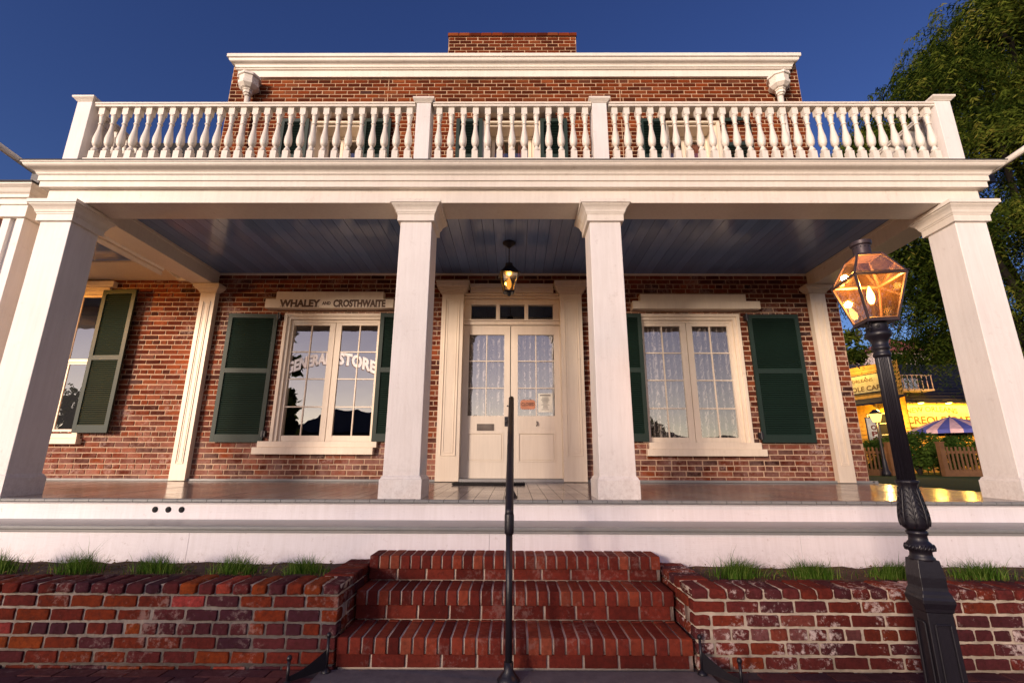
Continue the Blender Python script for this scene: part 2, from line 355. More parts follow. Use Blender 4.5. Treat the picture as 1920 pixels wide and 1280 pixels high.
def sweep_u(mb, prof, xl, xr, yf, yb):   # profile (projection, z) swept round left side, front and right side with mitres
    paths = [[(xl-p, yb, z), (xl-p, yf-p, z), (xr+p, yf-p, z), (xr+p, yb, z)] for p, z in prof]
    for a, b in zip(paths[:-1], paths[1:]):
        for k in range(3): mb.quad(a[k], a[k+1], b[k+1], b[k])
    return mb

def brickfield(mb, u0, u1, z0, z1, holes, P, bmat, header_every=6, blen=.209, bh=.0645, joint=.0125, proud=.0, jit=.0018, offs=0.0, ch=.0035):
    """bricks over the rectangle u0..u1, z0..z1; P(u, z, d) places a point d behind the wall face"""
    mb.m(bmat); z = z0; row = 0; pitch = bh+joint
    while z < z1-.01:
        za, zb = z+joint/2, min(z+pitch-joint/2, z1-.001); zc = (za+zb)/2
        cuts = sorted([(h[0], h[1]) for h in holes if h[2] < zc < h[3]])
        iv = []; a = u0
        for c0, c1 in cuts:
            if c0 > a: iv.append((a, c0))
            a = max(a, c1)
        if a < u1: iv.append((a, u1))
        hd = header_every and row % header_every == 2
        bl = (.0995 if hd else blen); pt = bl+joint
        start = u0 - (pt/2 if row % 2 else 0) - offs + random.uniform(-.015, .015)
        k = 0
        wob = random.uniform(-.001, .001)
        for (ia, ib) in iv:
            u = start + math.floor((ia-start)/pt)*pt
            while u < ib:
                a = max(u+joint/2+random.uniform(-.002, .002), ia+.002); b = min(u+pt-joint/2+random.uniform(-.002, .002), ib-.002)
                u += pt
                if b-a < .025: continue
                mb.rv = min(1, max(0, random.random()))
                pr = proud+random.uniform(-.0015, .0015)
                J = lambda: random.uniform(-jit, jit)
                o = [(a+J(), za+J()+wob), (b+J(), za+J()+wob), (b+J(), zb+J()+wob), (a+J(), zb+J()+wob)]
                s1, s2 = (1, 1)
                inn = [(o[0][0]+ch, o[0][1]+ch), (o[1][0]-ch, o[1][1]+ch), (o[2][0]-ch, o[2][1]-ch), (o[3][0]+ch, o[3][1]-ch)]
                i = mb.add([P(q[0], q[1], .013) for q in o]+[P(q[0], q[1], -pr) for q in inn])
                mb.face(i+4, i+5, i+6, i+7)
                for q in range(4): mb.face(i+q, i+(q+1) % 4, i+4+(q+1) % 4, i+4+q)
        z += pitch; row += 1
    mb.rv = .5

def plate(mb, u0, u1, z0, z1, holes, P, matn, reveal=.3, d=.008):
    mb.m(matn)
    us = sorted({u0, u1, *[h[0] for h in holes], *[h[1] for h in holes]}); zs = sorted({z0, z1, *[h[2] for h in holes], *[h[3] for h in holes]})
    us = [u for u in us if u0 <= u <= u1]; zs = [z for z in zs if z0 <= z <= z1]
    for a, b in zip(us[:-1], us[1:]):
        for c, e in zip(zs[:-1], zs[1:]):
            uc, zc = (a+b)/2, (c+e)/2
            if any(h[0] < uc < h[1] and h[2] < zc < h[3] for h in holes): continue
            mb.quad(P(a, c, d), P(b, c, d), P(b, e, d), P(a, e, d))
    for h in holes:
        a, b, c, e = h[:4]
        mb.quad(P(a, c, d), P(a, e, d), P(a, e, reveal), P(a, c, reveal)); mb.quad(P(b, c, d), P(b, e, d), P(b, e, reveal), P(b, c, reveal))
        mb.quad(P(a, e, d), P(b, e, d), P(b, e, reveal), P(a, e, reveal)); mb.quad(P(a, c, d), P(b, c, d), P(b, c, reveal), P(a, c, reveal))

def round_brick(mb, x0, x1, y0, y1, z0, z1, r=.008, amp=.002, n=(5, 5, 3), seed=0):
    cx, cy, cz = (x0+x1)/2, (y0+y1)/2, (z0+z1)/2; hx, hy, hz = (x1-x0)/2, (y1-y0)/2, (z1-z0)/2
    def put(p):
        q = []
        for a, h in zip(p, (hx, hy, hz)): q.append(max(-(h-r), min(h-r, a*h)))
        d = Vector([a*h-b for a, h, b in zip(p, (hx, hy, hz), q)])
        if d.length > 1e-9: d = d.normalized()*r
        v = Vector(q)+d+Vector((cx, cy, cz))
        w = noise.noise_vector(v*28+Vector((seed, 0, 0)))*amp + noise.noise_vector(v*90)*amp*.5
        return tuple(v+w)
    def ax(k): return [-1+2*i/k for i in range(k+1)]
    def grid(f, A, B):
        i = mb.add([put(f(a, b)) for b in B for a in A]); w = len(A)
        for q in range(len(B)-1):
            for p in range(w-1): mb.face(i+q*w+p, i+q*w+p+1, i+(q+1)*w+p+1, i+(q+1)*w+p)
    e = lambda k, h: sorted(set([-1, -1+r*.5/h, -1+r/h]+[a*(1-r/h) for a in ax(k)]+[1-r/h, 1-r*.5/h, 1]))
    X, Y, Z = e(n[0], hx), e(n[1], hy), e(n[2], hz)
    grid(lambda a, b: (a, -1, b), X, Z); grid(lambda a, b: (-a, 1, b), X, Z)
    grid(lambda a, b: (a, b, 1), X, Y); grid(lambda a, b: (-1, -a, b), Y, Z); grid(lambda a, b: (1, a, b), Y, Z)

def text_mb(txt, size, matn, bold=.0, depth=.0, align='CENTER', warp=None, place=None, narrow=1.0):
    cu = bpy.data.curves.new('lettering', 'FONT'); cu.body = txt; cu.size = size; cu.offset = bold*size; cu.extrude = depth; cu.align_x = align; cu.resolution_u = 3
    o = bpy.data.objects.new('lettering_tmp', cu); COL.objects.link(o); bpy.context.view_layer.update()
    me = bpy.data.meshes.new_from_object(o.evaluated_get(bpy.context.evaluated_depsgraph_get()))
    bpy.data.objects.remove(o); bpy.data.curves.remove(cu)
    mb = MB().m(matn)
    vs = [Vector((v.co.x*narrow, v.co.y, v.co.z)) for v in me.vertices]
    if warp: vs = [warp(v) for v in vs]
    mb.add([place(v) for v in vs])
    for p in me.polygons: mb.face(*list(p.vertices))
    bpy.data.meshes.remove(me); return mb
def merge(*mbs):
    o = MB()
    for b in mbs:
        i = o.add(b.v)
        for f, mi, r in zip(b.f, b.mi, b.r): o.m(b.mats[mi]); o.rv = r; o.face(*[i+k for k in f])
    return o

# ================================================================== GROUND
W = 7.0
g = MB().m('asphalt'); g.quad((-900, -900, -.03), (900, -900, -.03), (900, 900, -.03), (-900, 900, -.03))
obj('ground', g, kind='structure')
g = MB().m('paver_bed'); g.quad((-14, -1.5, -.012), (12, -1.5, -.012), (12, 4.0, -.012), (-14, 4.0, -.012))
g.m('paver')
for iy in range(9):
    for ix in range(-22, 23):
        if abs(ix*.208+.1*(iy % 2)) < 1.25: continue
        y = 3.24-.104*(iy+1); x = ix*.208+.104*(iy % 2)
        round_ = MB()
        g.rv = random.random(); g.box(x+.004, x+.203, y+.004, y+.1, -.02, .0+random.uniform(-.002, .002))
g.rv = .5; g.box(-14, -4.6, 2.2, 3.24, -.02, -.004); g.box(4.6, 12, 2.2, 3.24, -.02, -.004); g.box(-14, 12, -1.5, 2.2, -.02, -.004)
obj('pavement', g, kind='structure')
g = MB().m('concrete'); g.box(-1.16, 1.17, 1.6, 3.235, -.02, .004)
obj('concrete_path', g, kind='structure')
g = MB().m('lawn')
nx, ny = 30, 24
def lz(x, y): return .80+.05*noise.noise(Vector((x*.2, y*.2, 0)))
idx = g.add([(5.25+x*1.6, 4.2+y*1.6, lz(x, y) if y else .55) for y in range(ny) for x in range(nx)])
for y in range(ny-1):
    for x in range(nx-1): i = idx+y*nx+x; g.face(i, i+1, i+nx+1, i+nx)
obj('lawn', g, smooth=True, kind='structure')

# ================================================================== PLANTERS AND STEPS
def planter(x0, x1, side, matn, label):
    th = .0 if side < 0 else -.015
    yf = 3.262; top = .468+th; t = empty('brick_planter', ((x0+x1)/2, 3.7, 0), label, 'planter', 'low brick planters either side of the steps')
    b = MB().m('mortar_g'); ys = yf+.0115
    b.box(x0+(0 if side < 0 else .013), x1-(.013 if side < 0 else 0), ys, 3.47, -.02, top-.02)
    cx0, cx1 = (x1-.2, x1) if side < 0 else (x0, x0+.2)
    b.box(cx0+.004, cx1-.013 if side < 0 else cx1-.004, 3.4701, 4.05, -.02, top-.021) if side < 0 else b.box(cx0+.013, cx1-.004, 3.4701, 4.05, -.02, top-.021)
    b.m(matn); pitch = .0775; z = top-.062-.012; row = 0
    while z > -.06:
        hd = row == 2
        ln = .098 if hd else .197; pt = ln+.016
        # face towards the pavement
        xe = x1 if side < 0 else x0; k = 0; first = .1 if row % 2 else ln
        pos = 0
        while pos < (x1-x0):
            l = (first if k == 0 else ln)+random.uniform(-.008, .008)
            a, c = (xe-pos-l, xe-pos) if side < 0 else (xe+pos, xe+pos+l)
            b.rv = random.random()
            if hd and side < 0 and random.random() < .3: b.rv = random.uniform(0, .2)
            rec = random.choice([0, 0, 0, 0, .0, .008]); zb = z-.0625
            if -5.2 < a < 5.2: round_brick(b, a, c, yf+rec, yf+.09, zb+random.uniform(-.002, .002), z+random.uniform(-.002, .002), .0075, .0038, (7, 2, 4), random.random()*50)
            pos += l+.016; k += 1
        # face towards the steps
        if z > .05:
            y = yf+.012+(.1 if not row % 2 else .2)
            while y < 4.0:
                l = .1 if hd else .2; b.rv = random.random()
                xa, xb = (x1-.09, x1) if side < 0 else (x0, x0+.09)
                round_brick(b, xa, xb, y, min(y+l, 4.04), z-.0625, z, .009, .003, (2, 5, 3), random.random()*50)
                y += l+.012
        z -= pitch; row += 1
    obj('wall', b, t, smooth=True)
    c = MB().m(matn); x = 0
    while x < (x1-x0):                                  # cap bricks laid front to back
        l = .098+random.uniform(-.007, .007); a, e = (x1-x-l, x1-x) if side < 0 else (x0+x, x0+x+l)
        c.rv = random.random()
        if -5.2 < a < 5.2: round_brick(c, a, e, yf-.012+random.uniform(-.006, .006), 3.50, top-.062+random.uniform(-.003, .002), top+random.uniform(-.004, .004), .016, .006, (4, 7, 3), random.random()*50)
        x += l+.014
    y = 3.515
    while y < 4.0:                                      # cap bricks running back beside the steps
        l = .1; c.rv = random.random()
        xa, xb = (x1-.205, x1+.004) if side < 0 else (x0-.004, x0+.205)
        round_brick(c, xa, xb, y, y+l, top-.062, top+random.uniform(-.003, .003), .012, .004, (7, 4, 3), random.random()*50); y += l+.013
    c.m('mortar_g'); c.box(x0, x1, yf+.012, 3.46, top-.045, top-.008)
    cc = (x1-.19, x1-.008) if side < 0 else (x0+.008, x0+.19); c.box(cc[0], cc[1], 3.48, 4.03, top-.045, top-.009)
    obj('cap', c, t, smooth=True)
    so = MB().m('soil'); n = 60; m_ = 8
    sx0, sx1 = (x0, x1-.2) if side < 0 else (x0+.2, x1)
    i = so.add([(sx0+(sx1-sx0)*p/n, 3.49+.585*q/m_, top-.035+random.uniform(-.01, .012)) for q in range(m_+1) for p in range(n+1)])
    for q in range(m_):
        for p in range(n): a = i+q*(n+1)+p; so.face(a, a+1, a+n+2, a+n+1)
    so.m('dry')
    for _ in range(900):                                 # chips of bark and dead leaves
        x, y = random.uniform(max(sx0, -5), min(sx1, 5)), random.uniform(3.51, 4.06); a = random.uniform(0, 6.28); l = random.uniform(.008, .03); so.rv = random.random()*.8
        i = so.add([(x, y, top-.022), (x+l*math.cos(a), y+l*math.sin(a), top-.02+random.uniform(0, .012)), (x+l*.6*math.cos(a+.7), y+l*.6*math.sin(a+.7), top-.018+random.uniform(0, .01))]); so.face(i, i+1, i+2)
    obj('soil', so, t)
planter(-9.0, -1.10, -1, 'brick_pl', 'low wall of dark orange and purple bricks with soil behind it, left of the steps')
planter(1.12, 9.0, 1, 'brick_pr', 'low brick wall whitened by salt stains with soil behind it, right of the steps')

st = empty('brick_steps', (0, 3.6, 0), 'three red brick steps with edge bricks set on end, leading up to the porch', 'steps')
levels = [(.174, 3.245, 3.60), (.360, 3.56, 3.87), (.535, 3.83, 4.066)]
for q, (zt, yf, yb) in enumerate(levels):
    b = MB(); b.m('mortar_s'); zb = ([-.02]+[l[0] for l in levels])[q]
    b.box(-1.075, 1.095, yf+.014, yb, zt-.09, zt-.006)
    b.box(-1.075, 1.095, yf+.032, yb, zb-.02, zt-.0901)
    b.m('brick_step'); n = [28, 28, 28][q]; pt = 2.19/n
    for k in range(n):
        b.rv = random.random(); x = -1.09+k*pt
        yy = yf
        while yy < yb-.02:
            ye = min(yy+.31, yb); round_brick(b, x+.0068, x+pt-.0068, yy+random.uniform(-.002, .002), ye, zt-.0915, zt+random.uniform(-.0015, .0015), .004, .0012, (3, 6, 3), random.random()*50)
            yy = ye+.01
    x = -1.09-random.choice([0, .1])
    while x < 1.09:
        a, c = max(x, -1.09), min(x+.205, 1.10); b.rv = random.random()*.6
        if c-a > .03: round_brick(b, a+.004, c, yf+.02, yf+.09, max(zb, -.0)+.006, zt-.0945, .004, .0015, (6, 2, 3), random.random()*50)
        x += .217
    obj('step', b, st, smooth=True)

# grass tufts
def tuft(cx, cy, cz, w, d, h, n, label):
    b = MB().m('grass')
    for _ in range(n):
        u, v = random.gauss(0, .30), random.uniform(-.5, .5); u = max(-1, min(1, u))
        x, y = cx+u*w/2, cy+v*d
        hh = h*random.uniform(.45, 1.0)*(1-.35*abs(u)); 
        if random.random() < .04: hh *= 1.5
        lx = u*.5+random.gauss(.06+.25*math.sin(cx*5), .32); ly = random.gauss(-.12, .3); wd = random.uniform(.0016, .0034); b.rv = random.random()
        prev = None; ang = random.uniform(0, math.pi); dx, dy = math.cos(ang)*wd, math.sin(ang)*wd
        for s in range(5):
            t = s/4; bend = t*t
            px, py, pz = x+lx*hh*bend, y+ly*hh*bend, cz+hh*(t-.28*abs(lx)*bend*1.2)
            f = 1-t*.92; i = b.add([(px-dx*f, py-dy*f, pz), (px+dx*f, py+dy*f, pz)])
            if prev is not None: b.face(prev, prev+1, i+1, i)
            prev = i
    b.m('dry')
    for _ in range(26):                                  # dead blades and litter caught in the tuft
        x, y = cx+random.uniform(-.4, .4)*w, cy+random.uniform(-.5, .5)*d; a = random.uniform(0, 3.14); l = random.uniform(.02, .06)
        i = b.add([(x, y, cz+.008), (x+.004, y+.003, cz+.008), (x+l*math.cos(a), y+l*math.sin(a)*.6, cz+random.uniform(.008, .04))]); b.face(i, i+1, i+2)
    obj('grass_tuft', b, label=label, cat='grass', group='grass tufts planted in the brick planters')
GT = [(-3.80, .62, .17, 'grass tuft at the far left end of the left planter, cut by the edge'),
      (-3.16, .55, .17, 'loose grass tuft second from the left end of the left planter'),
      (-2.60, .58, .15, 'low spreading grass tuft in the left planter below the three round vent holes'),
      (-2.02, .54, .16, 'grass tuft fourth from the left end of the left planter'),
      (-1.52, .46, .14, 'short grass tuft in the left planter nearest the brick steps')]
for x, w, h, l in GT: tuft(x, 3.72, .43, w*.92, .14, h*1.02, 520, l)
GT = [(1.62, .58, .16, 'thick grass tuft in the right planter nearest the brick steps'),
      (2.15, .62, .14, 'bushy grass tuft in the right planter, second from the brick steps'),
      (2.74, .60, .14, 'grass tuft in the right planter just left of the lamp post'),
      (3.36, .62, .15, 'grass tuft in the right planter just right of the lamp post'),
      (3.92, .50, .16, 'grass tuft at the far right end of the right planter')]
for x, w, h, l in GT: tuft(x, 3.72, .42, w*.92, .14, h*1.02, 640, l)

# boot scrapers
def scraper(sx, label):
    t = empty('boot_scraper', (sx*1.2, 3.12, 0), label, 'boot scraper', 'iron boot scrapers at the foot of the steps')
    for k, (x, y, h) in enumerate(((1.12, 3.20, .19), (1.27, 3.02, .13))):
        b = MB().m('iron'); b.tube([(sx*x, y, 0), (sx*x, y, h)], .009, 10); b.lathe([(.001, h-.006), (.012, h), (.015, h+.012), (.010, h+.024), (.001, h+.028)], sx*x, y, 10)
        b.lathe([(.03, 0), (.028, .012), (.012, .03)], sx*x, y, 12); obj('post', b, t, smooth=True)
    b = MB().m('iron'); pts = []
    for k in range(9):
        u = k/8; x, y = sx*(1.12+.15*u), 3.20-.18*u; zt = .13-.08*math.sin(math.pi*u*.5)+.0
        pts.append((x, y, zt))
    for a, c in zip(pts[:-1], pts[1:]):
        b.quad((a[0], a[1]-.003, .02), (c[0], c[1]-.003, .02), (c[0], c[1]-.003, c[2]), a if False else (a[0], a[1]-.003, a[2]))
        b.quad((a[0], a[1]+.003, .02), (c[0], c[1]+.003, .02), (c[0], c[1]+.003, c[2]), (a[0], a[1]+.003, a[2]))
        b.quad((a[0], a[1]-.003, a[2]), (c[0], c[1]-.003, c[2]), (c[0], c[1]+.003, c[2]), (a[0], a[1]+.003, a[2]))
    obj('blade', b, t)
scraper(-1, 'black iron boot scraper on the ground at the left end of the bottom step')
scraper(1, 'black iron boot scraper on the ground at the right end of the bottom step')

# handrail
t = empty('handrail', (-.03, 3.12, 0), 'black iron pipe handrail running up the middle of the brick steps', 'handrail')
b = MB().m('iron'); X0 = -.03
b.tube([(X0, 3.10, .01), (X0, 3.10, .84)], .0205, 16); obj('post', b, t, smooth=True)
b = MB().m('iron'); b.tube([(X0, 4.62, .90), (X0, 4.62, 1.62)], .0205, 14); obj('post', b, t, smooth=True)
b = MB().m('iron'); b.lathe([(.066, 0.0), (.066, .012), (.05, .03), (.028, .06), (.027, .1)], X0, 3.10, 20); obj('flange', b, t, smooth=True)
b = MB().m('iron'); b.lathe([(.06, .895), (.058, .91), (.045, .93), (.026, .965), (.0255, .99)], X0, 4.62, 20); obj('flange', b, t, smooth=True)
b = MB().m('iron'); b.tube([(X0, 3.085, .90), (X0, 3.10, .925), (X0, 3.9, 1.40), (X0, 4.72, 1.835)], .0265, 16); obj('rail', b, t, smooth=True)
b = MB().m('iron'); b.lathe([(.024, .79), (.029, .80), (.030, .83), (.0295, .90), (.026, .915), (.01, .925)], X0, 3.095, 18); obj('elbow', b, t, smooth=True)

# ================================================================== HOUSE
H = empty('brick_house', (0, W, 0), 'two-storey red brick house with white columned porch, green shutters and balcony balustrade', 'house')
PF = lambda u, z, d: (u, W+d, z)
# window table: centre glass extents etc.
WIN_L = (-3.54, -2.02, 1.50, 3.42); WIN_R = (1.90, 3.44, 1.50, 3.42); DOOR = (-.84, .76, .945, 3.74); WIN_W = (-7.62, -6.42, 1.60, 3.84)
UP = [(-3.54, -2.64, 5.30, 6.93), (-.54, .42, 5.30, 6.93), (2.59, 3.52, 5.30, 6.93)]
b = MB(); low = [WIN_L, WIN_R, DOOR, WIN_W]
brickfield(b, -9.6, 5.05, .945, 4.12, low, PF, 'brick_low'); plate(b, -9.6, 5.055, .2, 4.2, low, PF, 'mortar')
obj('wall', b, H, label='lower storey wall of pinkish red brick')
b = MB()
PR = lambda u, z, d: (5.06-d, u, z)
ARCH = [(x0-.10, x1+(.34 if k == 0 else .28), 7.10, 7.325) for k, (x0, x1, z0, z1) in enumerate(UP)]
brickfield(b, -5.08, 5.05, 4.22, 8.06, UP+ARCH, PF, 'brick_up', 0)
for a_ in ARCH: brickfield(b, a_[0], a_[1], a_[2], a_[3], [], PF, 'brick_up', 0, .064, .205)
b.m('mortar_u'); b.box(-2.262, -2.25, W-.001, W+.01, 6.0, 7.85); b.box(1.85, 1.862, W-.001, W+.01, 6.0, 7.85); plate(b, -5.085, 5.055, 4.201, 8.3, UP, PF, 'mortar_u')
PLs = lambda u, z, d: (-5.09+d, u, z)
brickfield(b, W+.012, W+6, .4, 8.06, [], PR, 'brick_up'); plate(b, W+.008, W+6, .2, 8.3, [], PR, 'mortar')
brickfield(b, W+.012, W+6, 4.2, 8.06, [], PLs, 'brick_up'); plate(b, W+.008, W+6, 4.0, 8.3, [], PLs, 'mortar')
b.m('roofing').box(-5.0, 5.0, W+.05, W+6, 8.28, 8.32); b.m('mortar').quad((-5.09, W+6, .2), (5.05, W+6, .2), (5.05, W+6, 8.3), (-5.09, W+6, 8.3))
obj('wall', b, H, label='upper storey wall of orange brown brick')
# expansion joints in upper wall are thin mortar lines
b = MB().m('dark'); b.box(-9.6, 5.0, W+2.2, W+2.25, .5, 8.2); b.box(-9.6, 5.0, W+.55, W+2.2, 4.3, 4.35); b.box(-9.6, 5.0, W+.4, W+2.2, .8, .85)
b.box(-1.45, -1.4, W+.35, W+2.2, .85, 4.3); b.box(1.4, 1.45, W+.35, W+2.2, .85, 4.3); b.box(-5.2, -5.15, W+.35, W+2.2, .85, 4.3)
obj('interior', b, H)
# chimney
b = MB(); cy = 7.32
brickfield(b, -1.27, 1.16, 8.2, 9.13, [], lambda u, z, d: (u, cy+d, z), 'brick_up', 0); plate(b, -1.275, 1.165, 8.2, 9.13, [], lambda u, z, d: (u, cy+d, z), 'mortar_u')
for sx, x in ((1, 1.17), (-1, -1.28)):
    P = (lambda u, z, d, x=x, sx=sx: (x-sx*d, u, z))
    brickfield(b, cy+.01, cy+.6, 8.2, 9.13, [], P, 'brick_up', 0); plate(b, cy+.008, cy+.6, 8.2, 9.13, [], P, 'mortar')
Pc = lambda u, z, d: (u, cy-.022+d, z)
brickfield(b, -1.295, 1.185, 9.13, 9.21, [], Pc, 'brick_up', 0, .2, .072); b.m('brick_up').box(-1.29, 1.18, cy-.012, cy+.62, 9.132, 9.205)
obj('chimney', b, H)
# roof cornice
b = MB().m('white')
b.extrude_x([(6.95, 7.855), (6.95, 7.99), (7.0, 7.99), (7.0, 7.855)], -4.96, 4.885)
b.extrude_x([(6.925, 7.99), (6.915, 8.005), (6.925, 8.022), (7.01, 8.022), (7.01, 7.99)], -4.985, 4.915)
crown = [(.095+.085*(t-.12*math.sin(2*math.pi*t)), 8.024+.115*(t+.1*math.sin(2*math.pi*t))) for t in [k/10 for k in range(11)]]
cr = [(0.0, 8.023)]+crown+[(.195, 8.145), (.205, 8.15), (.205, 8.212), (0.0, 8.225)]
sweep_u(b, cr, -4.895, 4.825, 7.0, 7.28)
obj('roof_cornice', b, H, angle=35, bevel=.003)
# hopper heads and pipes
for x in (-4.66, 4.60):
    b = MB().m('white'); b.lathe([(.19, 7.74), (.19, 7.70), (.165, 7.69), (.155, 7.62), (.175, 7.585), (.17, 7.54), (.12, 7.49), (.085, 7.475), (.09, 7.455), (.075, 7.45), (.078, 7.40), (.055, 7.39), (.06, 7.37), (.05, 7.36)][::-1], x, 6.86, 8)
    hp = obj('downspout_hopper', b, H)
    b = MB().m('white'); b.tube([(x, 6.88, 4.3), (x, 6.88, 7.38)], .048, 12); obj('downpipe', b, hp, smooth=True)

# ---- generic parts
def shutter(x0, x1, z0, z1, y, parent, mid=None, tilt=0, label=None, missing=None):
    b = MB().m('green'); fr = .06; mid = mid if mid else (z0+z1)/2+.08; t = .032
    w = x1-x0
    b.box(0, fr, 0, t, 0, z1-z0); b.box(w-fr, w, 0, t, 0, z1-z0)
    b.box(fr, w-fr, .001, t-.001, 0, .11); b.box(fr, w-fr, .001, t-.001, z1-z0-.065, z1-z0); b.box(fr, w-fr, .001, t-.001, mid-z0-.035, mid-z0+.035)
    for a, c in ((.11, mid-z0-.035), (mid-z0+.035, z1-z0-.065)):
        if missing and a > 1 and missing == 'top': continue
        n = int((c-a)/.031)
        for k in range(n):
            z = a+(k+.5)*(c-a)/n
            i = b.add([(fr, .006, z-.013), (w-fr, .006, z-.013), (w-fr, .027, z+.011), (fr, .027, z+.011), (fr, .011, z-.016), (w-fr, .011, z-.016), (w-fr, .031, z+.008), (fr, .031, z+.008)])
            b.face(i, i+1, i+2, i+3); b.face(i+4, i+7, i+6, i+5); b.face(i, i+4, i+5, i+1)
        if not missing: b.m('dark').box(fr, w-fr, .0325, .036, a, c).m('green')
    b.xform(Matrix.Rotation(tilt, 4, 'Z'))
    return obj('shutter', b, parent, (x0, y, z0), label=label)
def casement(hole, gl, gr, zg0, zg1, parent, rows, name='window', y=W, cols=2):
    """casing in the opening, sashes and muntins; returns the window object"""
    x0, x1, z0, z1 = hole; b = MB().m('trim')
    # outer casing, two stepped layers
    for (ins, yy0, yy1) in ((0, y-.035, y+.10), (.045, y-.008, y+.115), (.075, y+.03, y+.13)):
        a, c, e, f = x0-.03+ins, x1+.03-ins, z0, z1+.03-ins; w = .05 if ins < .07 else .06
        b.box(a, a+w, yy0, yy1, e, f); b.box(c-w, c, yy0, yy1, e, f); b.box(a+w, c-w, yy0+.0005, yy1, f-w, f)
    wdw = obj(name, b, parent, bevel=.004)
    for k, (ga, gb) in enumerate((gl, gr)):
        s = MB().m('trim'); st_ = .075; so = (gr[0]-gl[1])/2-.004
        oa = ga-st_ if k == 0 else ga-so; ob = gb+so if k == 0 else gb+st_
        yy0, yy1 = y+.04, y+.085
        s.box(oa, ga, yy0, yy1, zg0-.085, zg1+.075); s.box(gb, ob, yy0, yy1, zg0-.085, zg1+.075)
        s.box(ga, gb, yy0+.001, yy1, zg0-.085, zg0); s.box(ga, gb, yy0+.001, yy1, zg1, zg1+.075)
        for q in range(1, cols): xm = ga+(gb-ga)*q/cols; s.box(xm-.009, xm+.009, yy0+.008, yy1-.005, zg0, zg1)
        for q in range(1, rows): zm = zg0+(zg1-zg0)*q/rows; s.box(ga, gb, yy0+.0095, yy1-.006, zm-.009, zm+.009)
        sash = obj('sash', s, wdw, bevel=.0025)
        gm = MB().m('glass'); gm.box(ga-.004, gb+.004, yy0+.022, yy0+.026, zg0-.004, zg1+.004); 
        gm.f = gm.f[2:3]; gm.mi = gm.mi[2:3]; gm.r = gm.r[2:3]
        obj('glass', gm, sash)
    return wdw
def curtain(x0, x1, z0, z1, y, parent, matn='lace', name='curtain', amp=.034, waves=7, split=True):
    b = MB().m(matn); n = 120; rows = 10; ph = random.random()*6
    i = b.add([(x0+(x1-x0)*p/n+.006*math.sin(ph+q), y+amp*math.sin(waves*2*math.pi*p/n+ph+.5*math.sin(p*.13))+amp*.4*math.sin(waves*4.3*math.pi*p/n), z0+(z1-z0)*q/rows) for q in range(rows+1) for p in range(n+1)])
    for q in range(rows):
        for p in range(n): a = i+q*(n+1)+p; b.face(a, a+1, a+n+2, a+n+1)
    return obj(name, b, parent, smooth=True)

# windows of the porch
wl = casement(WIN_L, (-3.44, -2.875), (-2.69, -2.12), 1.587, 3.272, H, 4)
tag(wl, 'left porch window with dark panes reading GENERAL STORE')
b = MB().m('trim'); b.box(-3.70, -2.035, W-.11, W+.02, 3.652, 3.775)
obj('head_board', b, wl, bevel=.004)
b = MB().m('trim'); b.box(-3.775, -2.03, W-.09, W+.06, 1.315, 1.415); b.box(-3.72, -1.99, W-.06, W+.09, 1.4155, 1.50); obj('sill', b, wl, bevel=.005)
arc = lambda v: Vector((v.x, v.y*(1+.08*v.x)-.42*(v.x**2)*1.0, v.z))
def place_gd(v): return (-2.785+v.x-.010, W+.0605, 2.51+v.y-.012)
def place_gs(v): return (-2.785+v.x, W+.0585, 2.51+v.y)
def arcw(cx, s):
    def f(v):
        X = v.x+cx; return Vector((X, v.y+.16-.62*X*X*.55, v.z))
    return f
for wd, sz, cx_, nw in (('GENERAL', .235, -.375, .66), ('STORE', .245, .375, .80)):
    obj('lettering', merge(text_mb(wd, sz, 'white_ink', .05, 0, 'CENTER', arcw(cx_, 1), place_gs, nw), text_mb(wd, sz, 'brown_ink', .05, 0, 'CENTER', arcw(cx_, 1), place_gd, nw)), wl)

wr_ = casement(WIN_R, (2.0, 2.565), (2.752, 3.30), 1.575, 3.268, H, 4)
tag(wr_, 'right porch window hung with white lace curtains')
b = MB().m('trim'); b.box(1.94, 3.57, W-.11, W+.02, 3.625, 3.742); b.box(1.815, 3.77, W-.13, W+.02, 3.50, 3.624); obj('head_board', b, wr_, bevel=.004)
b = MB().m('trim'); b.box(1.91, 3.615, W-.09, W+.06, 1.308, 1.405); b.box(1.95, 3.56, W-.06, W+.09, 1.4055, 1.50); obj('sill', b, wr_, bevel=.005)
curtain(1.98, 2.62, 1.5, 3.3, W+.17, wr_); curtain(2.72, 3.34, 1.5, 3.3, W+.17, wr_)
# shutters of the porch windows
shutter(-4.41, -3.665, 1.485, 3.43, W-.075, H, tilt=R(2.5), label='wide green louvred shutter left of the GENERAL STORE window')
shutter(-2.065, -1.33, 1.50, 3.44, W-.075, H, label='green louvred shutter half hidden by the left middle column')
shutter(1.215, 1.945, 1.51, 3.44, W-.075, H, label='green louvred shutter half hidden by the right middle column')
shutter(3.575, 4.34, 1.50, 3.425, W-.075, H, tilt=R(-1), label='wide green louvred shutter right of the lace curtain window')
for x, z in ((-3.64, 3.38), (-3.64, 1.6), (3.56, 3.38), (3.56, 1.6)):
    b = MB().m('iron'); b.box(x-.03, x+.03, W-.09, W-.03, z-.04, z+.04); b.tube([(x, W-.085, z-.06), (x, W-.085, z+.06)], .012, 8); obj('hinge', b, H)
